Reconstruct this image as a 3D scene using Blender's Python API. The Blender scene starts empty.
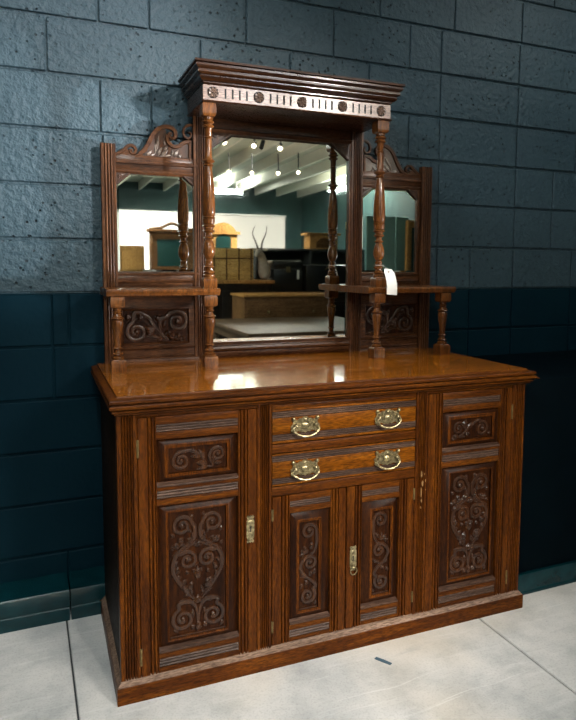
import bpy, bmesh, math, random
from mathutils import Vector, Matrix
random.seed(7)
SC = bpy.context.scene
COL = SC.collection
PI = math.pi

# ------------------------------------------------------------------ helpers
def tag(o, label=None, cat=None, group=None, kind=None):
    if label: o['label'] = label
    if cat: o['category'] = cat
    if group: o['group'] = group
    if kind: o['kind'] = kind
    return o

def empty(name, loc=(0, 0, 0), rz=0.0):
    o = bpy.data.objects.new(name, None)
    o.empty_display_size = 0.05
    o.location = loc
    o.rotation_euler = (0, 0, rz)
    COL.objects.link(o)
    return o

class MB:
    """collects shapes, then links them as ONE mesh object"""
    def __init__(self):
        self.bm = bmesh.new()
    def face(self, vs, mi=0):
        try:
            f = self.bm.faces.new(vs)
            f.material_index = mi
            return f
        except ValueError:
            return None
    def V(self, p):
        return self.bm.verts.new(p)
    def box(self, x0, x1, y0, y1, z0, z1, bev=0.0, mi=0, seg=2, rot=None):
        b = bmesh.new()
        bmesh.ops.create_cube(b, size=1)
        cx, cy, cz = (x0+x1)/2, (y0+y1)/2, (z0+z1)/2
        for v in b.verts:
            v.co = Vector((v.co.x*abs(x1-x0), v.co.y*abs(y1-y0), v.co.z*abs(z1-z0)))
        if bev > 0:
            bmesh.ops.bevel(b, geom=b.edges[:], offset=bev, segments=seg, profile=0.5, affect='EDGES')
        for v in b.verts:
            if rot is not None: v.co = rot @ v.co
            v.co += Vector((cx, cy, cz))
        self.merge(b, mi)
    def merge(self, b, mi=0):
        for f in b.faces: f.material_index = mi
        me = bpy.data.meshes.new('tmp')
        b.to_mesh(me); b.free()
        n = len(self.bm.faces)
        self.bm.from_mesh(me)
        self.bm.faces.ensure_lookup_table()
        for f in self.bm.faces[n:]: f.material_index = mi
        bpy.data.meshes.remove(me)
    def loft(self, rings, mi=0, cap0=True, cap1=True, mis=None, closed=True):
        vr = [[self.V(p) for p in r] for r in rings]
        n = len(rings[0])
        for k in range(len(vr)-1):
            m = mis[k] if mis else mi
            for i in range(n if closed else n-1):
                j = (i+1) % n
                self.face([vr[k][i], vr[k][j], vr[k+1][j], vr[k+1][i]], m)
        if cap0: self.face(list(reversed(vr[0])), mis[0] if mis else mi)
        if cap1: self.face(vr[-1], mis[-1] if mis else mi)
    def rects(self, rs, mi=0, cap0=False, cap1=True, mis=None):
        """rs: list of (x0,x1,z0,z1,y): mitred rectangle rings facing -Y"""
        self.loft([[(a, y, c), (b, y, c), (b, y, d), (a, y, d)] for a, b, c, d, y in rs], mi, cap0, cap1, mis)
    def extz(self, prof, z0, z1, mi=0):
        """closed outline of (x,y) drawn up from z0 to z1"""
        self.loft([[(x, y, z0) for x, y in prof], [(x, y, z1) for x, y in prof]], mi)
    def extx(self, prof, x0, x1, mi=0):
        self.loft([[(x0, y, z) for y, z in prof], [(x1, y, z) for y, z in prof]], mi)
    def exty(self, poly, y0, y1, mi=0):
        self.loft([[(x, y0, z) for x, z in poly], [(x, y1, z) for x, z in poly]], mi)
    def mould3(self, hw, yf, yb, prof, xc=0.0, mi=0, mis=None, captop=False, capbot=False):
        """moulding that runs round the left, front and right, mitred; prof (out, z)"""
        cols = []
        for d, z in prof:
            cols.append([self.V((xc-hw-d, yb, z)), self.V((xc-hw-d, yf-d, z)), self.V((xc+hw+d, yf-d, z)), self.V((xc+hw+d, yb, z))])
        for k in range(len(cols)-1):
            m = mis[k] if mis else mi
            for i in range(3):
                self.face([cols[k][i], cols[k+1][i], cols[k+1][i+1], cols[k][i+1]], m)
            self.face([cols[k][3], cols[k+1][3], cols[k+1][0], cols[k][0]], m)
        if captop: self.face(cols[0], mis[0] if mis else mi)
        if capbot: self.face(list(reversed(cols[-1])), mis[-1] if mis else mi)
    def lathe(self, prof, cx, cy, seg=20, mi=0):
        rings = [[(cx+r*math.cos(2*PI*i/seg), cy+r*math.sin(2*PI*i/seg), z) for i in range(seg)] for r, z in prof]
        self.loft(rings, mi)
    def tube(self, pts, rad, seg=7, flat=1.0, mi=0, up=None):
        """round bar along pts; up = the out-of-plane axis"""
        pts = [Vector(p) for p in pts]
        n = len(pts)
        up = Vector(up if up is not None else (0, -1, 0))
        rings = []
        for i, p in enumerate(pts):
            t = pts[min(i+1, n-1)] - pts[max(i-1, 0)]
            if t.length < 1e-9: t = Vector((1, 0, 0))
            t.normalize()
            s = t.cross(up)
            if s.length < 1e-4: s = t.cross(Vector((1, 0.3, 0.2)))
            s.normalize()
            b = s.cross(t)
            r = rad[i] if hasattr(rad, '__len__') else rad
            rings.append([tuple(p + s*math.cos(2*PI*k/seg)*r + b*math.sin(2*PI*k/seg)*r*flat) for k in range(seg)])
        self.loft(rings, mi)
    def ribbon(self, pts, w, y0, y1, mi=0):
        """flat sawn band in the XZ plane, from back y0 to front y1, eased edges"""
        pts = [Vector((p[0], 0, p[1])) for p in pts]
        n = len(pts); rings = []
        e = 0.0018
        for i, p in enumerate(pts):
            t = (pts[min(i+1, n-1)] - pts[max(i-1, 0)]).normalized()
            s = Vector((-t.z, 0, t.x))
            ww = (w[i] if hasattr(w, '__len__') else w)/2
            ew = min(e, ww*0.45)
            prof = [(-ww, y0), (-ww, y1+e), (-ww+ew, y1), (ww-ew, y1), (ww, y1+e), (ww, y0)]
            rings.append([(p.x+s.x*a, y, p.z+s.z*a) for a, y in prof])
        self.loft(rings, mi)
    def ball(self, c, r, sx=1, sy=1, sz=1, seg=10, mi=0):
        b = bmesh.new()
        bmesh.ops.create_uvsphere(b, u_segments=seg, v_segments=max(5, seg//2+1), radius=r)
        for v in b.verts:
            v.co = Vector((v.co.x*sx+c[0], v.co.y*sy+c[1], v.co.z*sz+c[2]))
        self.merge(b, mi)
    def build(self, name, mats, parent=None, smooth=40, recalc=True):
        if recalc: bmesh.ops.recalc_face_normals(self.bm, faces=self.bm.faces[:])
        me = bpy.data.meshes.new(name)
        self.bm.to_mesh(me); self.bm.free()
        if not isinstance(mats, (list, tuple)): mats = [mats]
        for m in mats: me.materials.append(m)
        if smooth:
            me.polygons.foreach_set('use_smooth', [True]*len(me.polygons))
            me.set_sharp_from_angle(angle=math.radians(smooth))
        o = bpy.data.objects.new(name, me)
        COL.objects.link(o)
        if parent: o.parent = parent
        return o

def crom(pts, n=6):
    """smooth curve through 2D or 3D points"""
    P = [Vector(p) for p in pts]
    P = [P[0]*2-P[1]] + P + [P[-1]*2-P[-2]]
    out = []
    for i in range(1, len(P)-2):
        a, b, c, d = P[i-1], P[i], P[i+1], P[i+2]
        for k in range(n):
            t = k/n
            out.append(0.5*((2*b)+(c-a)*t+(2*a-5*b+4*c-d)*t*t+(3*b-a-3*c+d)*t**3))
    out.append(P[-2].copy())
    return out

# ------------------------------------------------------------------ materials
def new_mat(name):
    m = bpy.data.materials.new(name); m.use_nodes = True
    nt = m.node_tree
    bs = nt.nodes['Principled BSDF']
    return m, nt, bs
def nd(nt, t, **kw):
    n = nt.nodes.new(t)
    for k, v in kw.items(): setattr(n, k, v)
    return n
def ramp(nt, fac, stops):
    r = nd(nt, 'ShaderNodeValToRGB')
    el = r.color_ramp.elements
    while len(el) < len(stops): el.new(0.5)
    for e, (p, c) in zip(el, stops):
        e.position = p
        e.color = (*c, 1) if len(c) == 3 else c
    nt.links.new(fac, r.inputs['Fac'])
    return r
def noise(nt, vec, scale, detail=4, rough=0.55):
    n = nd(nt, 'ShaderNodeTexNoise')
    n.inputs['Scale'].default_value = scale
    n.inputs['Detail'].default_value = detail
    n.inputs['Roughness'].default_value = rough
    if vec is not None: nt.links.new(vec, n.inputs['Vector'])
    return n
def mapping(nt, src, scale=(1, 1, 1), loc=(0, 0, 0)):
    m = nd(nt, 'ShaderNodeMapping')
    m.inputs['Scale'].default_value = scale
    m.inputs['Location'].default_value = loc
    nt.links.new(src, m.inputs['Vector'])
    return m
def mixc(nt, fac, a, b, mode='MIX'):
    m = nd(nt, 'ShaderNodeMix', data_type='RGBA', blend_type=mode)
    for s, v in ((0, fac), (6, a), (7, b)):
        if hasattr(v, 'links') or hasattr(v, 'is_output'): nt.links.new(v, m.inputs[s])
        else: m.inputs[s].default_value = v if s == 0 else (*v, 1)
    return m.outputs[2]
def bump(nt, bs, h, strength, dist):
    b = nd(nt, 'ShaderNodeBump')
    b.inputs['Strength'].default_value = strength
    b.inputs['Distance'].default_value = dist
    nt.links.new(h, b.inputs['Height'])
    nt.links.new(b.outputs[0], bs.inputs['Normal'])
    return b

def wood(name, dark, mid, light, axis='z', rough=0.34, bstr=0.25, coat=0.0, spec=0.07, crough=0.22):
    m, nt, bs = new_mat(name)
    tc = nd(nt, 'ShaderNodeTexCoord')
    oi = nd(nt, 'ShaderNodeObjectInfo')
    add = nd(nt, 'ShaderNodeVectorMath', operation='ADD')
    mul = nd(nt, 'ShaderNodeVectorMath', operation='SCALE')
    comb = nd(nt, 'ShaderNodeCombineXYZ')
    for i in range(3): nt.links.new(oi.outputs['Random'], comb.inputs[i])
    nt.links.new(comb.outputs[0], mul.inputs[0]); mul.inputs['Scale'].default_value = 3.7
    nt.links.new(tc.outputs['Object'], add.inputs[0]); nt.links.new(mul.outputs[0], add.inputs[1])
    fine = {'x': (45, 260, 260), 'y': (260, 45, 260), 'z': (260, 260, 45)}[axis]
    broad = {'x': (3.4, 55, 55), 'y': (55, 3.4, 55), 'z': (55, 55, 3.4)}[axis]
    v1 = mapping(nt, add.outputs[0], fine).outputs[0]
    v2 = mapping(nt, add.outputs[0], broad).outputs[0]
    n1 = noise(nt, v1, 1.0, 3, 0.6)
    n2 = noise(nt, v2, 1.0, 4, 0.6)
    n3 = noise(nt, add.outputs[0], 4.0, 3, 0.5)
    r2 = ramp(nt, n2.outputs['Fac'], [(0.22, dark), (0.5, mid), (0.80, light)])
    r1 = ramp(nt, n1.outputs['Fac'], [(0.38, (0.26, 0.23, 0.21)), (0.60, (1.10, 1.10, 1.10))])
    c = mixc(nt, 0.75, r2.outputs[0], r1.outputs[0], 'MULTIPLY')
    r3 = ramp(nt, n3.outputs['Fac'], [(0.3, (0.72, 0.70, 0.68)), (0.65, (1.12, 1.08, 1.0))])
    c = mixc(nt, 0.8, c, r3.outputs[0], 'MULTIPLY')
    nt.links.new(c, bs.inputs['Base Color'])
    rr = ramp(nt, n1.outputs['Fac'], [(0.3, (rough+0.16,)*3), (0.6, (rough,)*3)])
    nt.links.new(rr.outputs[0], bs.inputs['Roughness'])
    bs.inputs['Coat Weight'].default_value = coat
    bs.inputs['Coat Roughness'].default_value = crough
    bs.inputs['Specular IOR Level'].default_value = spec
    bump(nt, bs, n1.outputs['Fac'], bstr, 0.0012)
    return m

def plain(name, col, rough=0.5, metal=0.0, spec=0.5, nscale=0, namt=0.15, bstr=0.0, bscale=60, bdist=0.002):
    m, nt, bs = new_mat(name)
    bs.inputs['Base Color'].default_value = (*col, 1)
    bs.inputs['Roughness'].default_value = rough
    bs.inputs['Metallic'].default_value = metal
    bs.inputs['Specular IOR Level'].default_value = spec
    tc = nd(nt, 'ShaderNodeTexCoord')
    if nscale:
        n = noise(nt, tc.outputs['Object'], nscale, 4)
        a = tuple(max(0, c*(1-namt)) for c in col); b = tuple(c*(1+namt) for c in col)
        r = ramp(nt, n.outputs['Fac'], [(0.3, a), (0.7, b)])
        nt.links.new(r.outputs[0], bs.inputs['Base Color'])
    if bstr:
        n = noise(nt, tc.outputs['Object'], bscale, 4)
        bump(nt, bs, n.outputs['Fac'], bstr, bdist)
    return m

def emit(name, col, s):
    m, nt, bs = new_mat(name)
    bs.inputs['Base Color'].default_value = (*col, 1)
    bs.inputs['Emission Color'].default_value = (*col, 1)
    bs.inputs['Emission Strength'].default_value = s
    return m

W_V = wood('oak_upright_grain', (0.024, 0.0058, 0.0006), (0.074, 0.0195, 0.0014), (0.140, 0.042, 0.0032), 'z', spec=0.10)
W_H = wood('oak_cross_grain', (0.027, 0.0066, 0.0007), (0.079, 0.0210, 0.0016), (0.145, 0.045, 0.0035), 'x', spec=0.10)
W_TOP = wood('oak_polished_top', (0.190, 0.0540, 0.0030), (0.350, 0.1050, 0.0056), (0.480, 0.162, 0.0110), 'x', rough=0.20, bstr=0.03, coat=1.0, crough=0.08)
W_TOP.node_tree.nodes['Principled BSDF'].inputs['Coat IOR'].default_value = 1.75
W_BR = wood('oak_drawer_front', (0.080, 0.0215, 0.0012), (0.160, 0.0480, 0.0026), (0.240, 0.082, 0.0055), 'x', rough=0.34)
W_DK = wood('oak_recess_shade', (0.007, 0.0018, 0.0004), (0.023, 0.0060, 0.0009), (0.054, 0.0160, 0.0022), 'z', rough=0.34, spec=0.10)  # shade of sunk panel grounds and margins put into a darker wood colour
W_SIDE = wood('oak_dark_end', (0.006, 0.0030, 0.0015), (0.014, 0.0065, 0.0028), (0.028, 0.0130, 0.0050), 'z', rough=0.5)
W_CV = wood('oak_dark_carving', (0.015, 0.0046, 0.0010), (0.034, 0.0105, 0.0020), (0.066, 0.021, 0.0042), 'z', rough=0.34, coat=0.38, spec=0.25, crough=0.13)
W_SUP = wood('walnut_back_upright_grain', (0.016, 0.0056, 0.0022), (0.056, 0.0215, 0.0085), (0.130, 0.054, 0.022), 'z', rough=0.3, coat=0.2)
W_SUPH = wood('walnut_back_cross_grain', (0.018, 0.0062, 0.0024), (0.056, 0.0215, 0.0085), (0.122, 0.050, 0.020), 'x', rough=0.3, coat=0.2)
W_CORN = wood('walnut_dark_cornice', (0.010, 0.0036, 0.0016), (0.030, 0.0110, 0.0046), (0.072, 0.029, 0.0125), 'x', rough=0.25, coat=0.6, crough=0.15)
W_TURN = wood('walnut_turned', (0.036, 0.0110, 0.0026), (0.110, 0.0380, 0.0090), (0.200, 0.078, 0.021), 'z', rough=0.24, coat=0.45, crough=0.14)
W_DUST = wood('dusty_oak_ledge', (0.10, 0.060, 0.040), (0.17, 0.110, 0.080), (0.26, 0.180, 0.140), 'x', rough=0.7, coat=0.0, spec=0.2)
W_REED = wood('grey_reeded_oak', (0.026, 0.013, 0.008), (0.060, 0.033, 0.023), (0.125, 0.076, 0.056), 'x', rough=0.36, spec=0.2)  # reeds and sills in a greyer brown than the stiles
W_PALE = wood('frieze_painted_sheen', (0.120, 0.070, 0.048), (0.190, 0.115, 0.082), (0.270, 0.172, 0.126), 'x', rough=0.3, coat=0.8, crough=0.28)  # lamp sheen on the frieze put into a paler base colour
BRASS = plain('aged_brass', (0.30, 0.245, 0.135), 0.36, 0.85, nscale=110, namt=0.65, bstr=0.25, bscale=200)
BRASS_D = plain('dull_brass', (0.20, 0.145, 0.06), 0.45, 0.85, nscale=90, namt=0.4)
BLACK = plain('black_void', (0.004, 0.004, 0.004), 0.8)

def mirror_mat():
    m, nt, bs = new_mat('old_mirror_glass')
    tc = nd(nt, 'ShaderNodeTexCoord')
    n = noise(nt, tc.outputs['Object'], 9.0, 5, 0.65)
    r = ramp(nt, n.outputs['Fac'], [(0.3, (0.77, 0.835, 0.79)), (0.7, (0.83, 0.875, 0.83))])
    nt.links.new(r.outputs[0], bs.inputs['Base Color'])
    bs.inputs['Metallic'].default_value = 1.0
    r2 = ramp(nt, n.outputs['Fac'], [(0.35, (0.012,)*3), (0.75, (0.035,)*3)])
    nt.links.new(r2.outputs[0], bs.inputs['Roughness'])
    return m
MIRROR = mirror_mat()

def wall_paint(name, lo, hi, rough, pits, bstr, spec=0.5):
    m, nt, bs = new_mat(name)
    tc = nd(nt, 'ShaderNodeTexCoord')
    P = tc.outputs['Object']
    n1 = noise(nt, P, 2.2, 4, 0.6)
    r = ramp(nt, n1.outputs['Fac'], [(0.3, lo), (0.7, hi)])
    n2 = noise(nt, P, 62, 3, 0.65)           # roller stipple
    n3 = noise(nt, P, 34, 2, 0.5)
    vo = nd(nt, 'ShaderNodeTexVoronoi', feature='F1')
    vo.inputs['Scale'].default_value = 36
    nt.links.new(P, vo.inputs['Vector'])
    pit = ramp(nt, vo.outputs['Distance'], [(0.11, (0, 0, 0)), (0.20, (1, 1, 1))])
    msk = noise(nt, P, 5.0, 3, 0.6)
    mr = ramp(nt, msk.outputs['Fac'], [(0.42, (1, 1, 1)), (0.62, (1-pits,)*3)])
    inv = nd(nt, 'ShaderNodeMath', operation='MAXIMUM')
    nt.links.new(pit.outputs[0], inv.inputs[0]); nt.links.new(mr.outputs[0], inv.inputs[1])
    a = nd(nt, 'ShaderNodeMath', operation='MULTIPLY_ADD')
    nt.links.new(n2.outputs['Fac'], a.inputs[0]); a.inputs[1].default_value = 0.55; nt.links.new(n3.outputs['Fac'], a.inputs[2])
    h = nd(nt, 'ShaderNodeMath', operation='ADD')
    nt.links.new(a.outputs[0], h.inputs[0])
    sc = nd(nt, 'ShaderNodeMath', operation='MULTIPLY'); sc.inputs[1].default_value = 1.6
    nt.links.new(inv.outputs[0], sc.inputs[0]); nt.links.new(sc.outputs[0], h.inputs[1])
    c = mixc(nt, inv.outputs[0], (0.002, 0.004, 0.006), r.outputs[0])
    nt.links.new(c, bs.inputs['Base Color'])
    bs.inputs['Roughness'].default_value = rough
    bs.inputs['Specular IOR Level'].default_value = spec
    bump(nt, bs, h.outputs[0], bstr, 0.006)
    return m
WALL_UP = wall_paint('blue_block_paint', (0.0205, 0.0390, 0.0500), (0.0280, 0.0500, 0.0625), 0.46, 1.0, 1.3, 0.20)
WALL_LO = wall_paint('smooth_teal_block_paint', (0.0012, 0.0090, 0.0150), (0.0022, 0.0125, 0.0190), 0.45, 0.0, 0.15, 0.03)
BASE_TEAL = plain('gloss_teal_base_paint', (0.0010, 0.0190, 0.0235), 0.22, spec=0.30, nscale=14, namt=0.3, bstr=0.2, bscale=40)
PART_DK = plain('near_black_teal_paint', (0.0007, 0.0030, 0.0046), 0.6, spec=0.02, nscale=8, namt=0.2)

def floor_mat():
    m, nt, bs = new_mat('worn_concrete')
    tc = nd(nt, 'ShaderNodeTexCoord'); P = tc.outputs['Object']
    n1 = noise(nt, P, 1.6, 6, 0.62)
    n2 = noise(nt, P, 6.0, 7, 0.68)
    n3 = noise(nt, P, 140, 2, 0.5)
    n5 = noise(nt, P, 0.9, 3, 0.5)
    r1 = ramp(nt, n1.outputs['Fac'], [(0.30, (0.37, 0.375, 0.375)), (0.48, (0.485, 0.475, 0.462)), (0.70, (0.58, 0.555, 0.53))])
    r2 = ramp(nt, n2.outputs['Fac'], [(0.34, (0.72, 0.74, 0.75)), (0.52, (0.96, 0.96, 0.96)), (0.66, (1.05, 1.04, 1.03))])
    c = mixc(nt, 0.9, r1.outputs[0], r2.outputs[0], 'MULTIPLY')
    r3 = ramp(nt, n3.outputs['Fac'], [(0.32, (0.74, 0.74, 0.74)), (0.5, (1, 1, 1))])
    c = mixc(nt, 0.55, c, r3.outputs[0], 'MULTIPLY')
    # tan rust staining in broad patches
    st = ramp(nt, n5.outputs['Fac'], [(0.52, (0, 0, 0)), (0.66, (1, 1, 1))])
    sf = nd(nt, 'ShaderNodeMath', operation='MULTIPLY'); sf.inputs[1].default_value = 0.42
    nt.links.new(st.outputs[0], sf.inputs[0])
    c = mixc(nt, sf.outputs[0], c, (0.52, 0.42, 0.29))
    # pale scuffs and thin scratches drawn out along the sweep of foot traffic
    for rz, sc, lo, hi, amt, col in ((0.75, (1.6, 22, 1), 0.58, 0.72, 0.26, (0.70, 0.68, 0.66)), (-0.35, (1.1, 40, 1), 0.62, 0.70, 0.30, (0.74, 0.73, 0.71)), (1.15, (2.2, 14, 1), 0.60, 0.72, 0.35, (0.30, 0.30, 0.30))):
        mp = nd(nt, 'ShaderNodeMapping'); mp.inputs['Rotation'].default_value = (0, 0, rz); mp.inputs['Scale'].default_value = sc
        wv = noise(nt, P, 1.7, 3, 0.5)
        ad = nd(nt, 'ShaderNodeMixRGB'); ad.blend_type = 'ADD'; ad.inputs[0].default_value = 0.10
        nt.links.new(P, ad.inputs[1]); nt.links.new(wv.outputs['Color'], ad.inputs[2])
        nt.links.new(ad.outputs[0], mp.inputs['Vector'])
        n4 = noise(nt, mp.outputs[0], 1.3, 5, 0.65)
        r4 = ramp(nt, n4.outputs['Fac'], [(lo, (0, 0, 0)), (hi, (1, 1, 1))])
        f = nd(nt, 'ShaderNodeMath', operation='MULTIPLY'); f.inputs[1].default_value = amt
        nt.links.new(r4.outputs[0], f.inputs[0])
        c = mixc(nt, f.outputs[0], c, col)
    nt.links.new(c, bs.inputs['Base Color'])
    rr = ramp(nt, n2.outputs['Fac'], [(0.35, (0.42,)*3), (0.65, (0.62,)*3)])
    nt.links.new(rr.outputs[0], bs.inputs['Roughness'])
    bs.inputs['Specular IOR Level'].default_value = 0.35
    bump(nt, bs, n2.outputs['Fac'], 0.15, 0.004)
    return m
FLOOR = floor_mat()
JOINT = plain('dark_joint_dirt', (0.03, 0.034, 0.036), 0.9)

# ------------------------------------------------------------------ the setting
RX0, RX1, RY0, CEIL = -3.6, 4.6, -11.6, 3.15
def setting(o): return tag(o, kind='structure')

m = MB()
xs = [RX0, -2.38, -0.91, 0.56, 2.03, 3.5, RX1]
ys = [0.14, -2.9, -5.8, -8.7, RY0]
for i in range(len(xs)-1):
    for j in range(len(ys)-1):
        m.box(xs[i]+0.003, xs[i+1]-0.003, ys[j+1]+0.003, ys[j]-0.003, -0.05, 0.0, 0.003, 0, 1)
m.box(RX0, RX1, RY0, 0.14, -0.09, -0.012, 0, 1)
setting(m.build('floor', [FLOOR, JOINT], smooth=30))

# block wall: every course laid block by block with raked joints
WY = 0.09                     # face of the block wall
KW = (2.56512+WY)/2.56512
S = 0.2005*KW; ZC = 1.35356+(0.2472-1.35356)*KW
rows = {-1: [-0.74, -0.553, -0.164, 0.233, 0.62, 0.79, 1.252], 0: [-0.923, -0.355, 0.029, 0.41, 0.79, 1.252],
        1: [-0.74, -0.551, -0.16, 0.233, 0.62, 0.79, 1.252], 2: [-0.735, -0.36, 0.03, 0.41, 0.79, 1.252, 1.497],
        3: [-0.55, -0.16, 0.233, 0.62, 0.79, 1.252, 1.497], 4: [-0.36, 0.03, 0.41, 0.79, 0.985, 1.252],
        5: [-0.93, -0.87, -0.55, -0.16, 0.233, 0.62, 0.985, 1.252], 6: [-0.928, -0.36, 0.03, 0.41, 0.985, 1.252],
        7: [-0.55, -0.16, 0.233, 0.62, 1.252], 8: [-0.36, 0.03, 0.41, 0.79, 1.252], 9: [-0.55, -0.16, 0.233, 0.62, 1.252],
        10: [-0.895, -0.36, 0.03, 0.41, 0.79, 1.252], 11: [-0.895, -0.16, 0.233, 0.62, 1.252]}
m = MB()
g = 0.0055
for r in range(-6, 12):
    zt = ZC + S*(10-r); zb = max(zt - S, 0.0)
    zt = min(zt, CEIL)
    if zb >= CEIL: continue
    js = list(rows.get(r, [-0.74+0.2*(r % 2)+0.4*k for k in range(6)]))
    js = [-1.01699+(j_+1.01699)*KW for j_ in js]
    a = js[0] - 0.4*KW
    if r in (7, 8, 9, 3, 4): a -= 0.55
    while a > RX0: js.insert(0, a); a -= 0.4
    a = js[-1] + 0.406
    while a < RX1: js.append(a); a += 0.406
    js = [RX0] + js + [RX1]
    for k in range(len(js)-1):
        dy = random.uniform(-0.0012, 0.0012)
        low = r >= 5
        thin = 0.0034
        m.box(js[k]+thin, js[k+1]-thin, WY+dy, WY+0.05, zb+g, zt-g, 0.003, 1 if low else 0, 1)
m.box(RX0, RX1, WY+0.0100, WY+0.06, 0, ZC+5*S, 0, 1)
m.box(RX0, RX1, WY+0.0100, WY+0.06, ZC+5*S, CEIL, 0, 0)
setting(m.build('wall_back', [WALL_UP, WALL_LO], smooth=30))

# painted base along the block wall, left of the sideboard
m = MB()
m.extx([(0.094, 0), (-0.066, 0), (-0.066, 0.048), (-0.062, 0.052), (-0.064, 0.056), (-0.064, 0.108), (-0.058, 0.117), (0.094, 0.121)], RX0, -0.898)
m.extx([(0.094, 0), (-0.066, 0), (-0.066, 0.048), (-0.062, 0.052), (-0.064, 0.056), (-0.064, 0.108), (-0.058, 0.117), (0.094, 0.121)], -0.893, 0.85)
setting(m.build('baseboard_left', BASE_TEAL))
# low dark wall standing forward on the right
m = MB()
m.box(0.80, RX1, -0.575, 0.088, 0.0, 0.90, 0.004)
setting(m.build('wall_right', PART_DK))
m = MB()
m.extx([(-0.574, 0), (-0.592, 0), (-0.592, 0.010), (-0.588, 0.014), (-0.588, 0.082), (-0.5865, 0.0865), (-0.574, 0.0885)], 0.80, RX1)
setting(m.build('baseboard_right', BASE_TEAL))

# the rest of the shop, which the mirrors look back into
TEAL_WALL = plain('teal_shop_wall', (0.018, 0.050, 0.048), 0.7, nscale=1.5, namt=0.3)
DECK = plain('painted_ceiling_deck', (0.56, 0.585, 0.485), 0.8, nscale=3, namt=0.15)
JOIST = plain('pale_joist_paint', (0.82, 0.77, 0.67), 0.7)
WHITE = plain('white_wall_paint', (0.78, 0.765, 0.73), 0.7, nscale=2, namt=0.03)
m = MB(); m.box(RX0, RX1, RY0-0.1, RY0, 0, CEIL); setting(m.build('wall_front', TEAL_WALL))
m = MB(); m.box(RX0-0.1, RX0, RY0, 0.14, 0, CEIL); setting(m.build('wall_left', TEAL_WALL))
m = MB(); m.box(RX1, RX1+0.1, RY0, 0.14, 0, CEIL); setting(m.build('wall_east', TEAL_WALL))
m = MB(); m.box(RX0, RX1, RY0, 0.14, CEIL, CEIL+0.1); setting(m.build('ceiling', DECK))
m = MB()
x = RX0 + 0.3
while x < RX1:
    m.box(x-0.025, x+0.025, RY0, 0.08, CEIL-0.17, CEIL-0.0005, 0.004, 0, 1); x += 0.52
setting(m.build('trim_1', JOIST))
m = MB(); m.box(-2.2, 2.56, -7.15, -7.05, 0, 2.14, 0.006); setting(m.build('wall_partition', WHITE))
m = MB(); m.box(-2.2, 2.58, -7.16, -7.035, 2.14, 2.165, 0.003); setting(m.build('trim_2', plain('grey_cap', (0.4, 0.42, 0.4), 0.6)))

# ------------------------------------------------------------------ SIDEBOARD
PHI = -0.018963
SB = empty('sideboard', (0, 0, 0), PHI)
tag(SB, 'carved dark oak mirror-back sideboard standing against the dark blue block wall', 'sideboard')
YF = -0.6387          # front face of the base
YB = 0.052

def P(mb, name, mats, parent=SB, label=None, smooth=40):
    o = mb.build(name, mats, parent, smooth)
    if label: o['label'] = label
    return o

# plinth with a worn, dusty ledge
m = MB()
m.mould3(0.765, YF+0.004, -0.072, [(0.0005, 0.072), (0.004, 0.069), (0.014, 0.058), (0.0165, 0.055), (0.0180, 0.050), (0.0180, 0.0)], mis=[1, 1, 1, 0, 0], captop=True, capbot=True)
P(m, 'plinth', [W_H, W_DUST])

# carcass: box, rails between the doors and drawers
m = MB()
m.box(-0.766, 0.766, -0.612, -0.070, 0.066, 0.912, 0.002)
m.box(-0.766, 0.766, YF+0.004, -0.60, 0.895, 0.914, 0.0015, 1)         # top rail
m.box(-0.276, 0.276, YF+0.001, -0.60, 0.737, 0.767, 0.003, 1)         # rail between drawers
m.box(-0.276, 0.276, YF+0.001, -0.60, 0.592, 0.624, 0.003, 1)         # rail over the cupboards
m.box(-0.276, 0.276, YF+0.001, -0.60, 0.886, 0.900, 0.002, 1)
m.box(-0.766, 0.766, YF+0.006, -0.60, 0.060, 0.073, 0.002, 1)
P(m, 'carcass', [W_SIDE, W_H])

def reeded(mb, x0, x1, z0, z1, n, y=YF, dep=0.0085, plain0=0.22, plain1=0.22, yb=-0.605, mi=0):
    """upright with n beads run up its face"""
    w = x1-x0; a = x0+w*plain0; b = x1-w*plain1
    pr = [(x0, yb), (x0, y+0.0015), (x0+0.0015, y), (a, y)]
    bw = (b-a)/n
    for k in range(n):
        c = a+bw*k
        pr += [(c+0.0003, y+dep), (c+bw*0.24, y+dep), (c+bw*0.30, y+0.0022), (c+bw*0.45, y+0.0003), (c+bw*0.62, y-0.0002), (c+bw*0.80, y+0.0004), (c+bw*0.97, y+0.0024)]
    pr += [(b, y+dep), (b+0.0014, y+dep), (b+0.0018, y), (x1-0.0015, y), (x1, y+0.0015), (x1, yb)]
    mb.extz(pr, z0, z1, mi)

for (a, b, n) in ((-0.769, -0.709, 4), (-0.327, -0.2765, 4), (0.2765, 0.327, 4), (0.709, 0.769, 4)):
    m = MB(); reeded(m, a, b, 0.068, 0.910, n)
    P(m, 'reeded_stile', W_V)

def hreeds(mb, x0, x1, z0, z1, n, y, mi=0, dep=0.005):
    """band of horizontal reeds, each a half round"""
    pr = [(y+0.012, z0)]
    h = (z1-z0)/n
    for k in range(n):
        z = z0+h*k
        pr += [(y+dep, z+0.0002), (y+dep*0.25, z+h*0.2), (y, z+h*0.5), (y+dep*0.25, z+h*0.8)]
    pr += [(y+dep, z1), (y+0.012, z1)]
    mb.extx(pr, x0, x1, mi)

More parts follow.
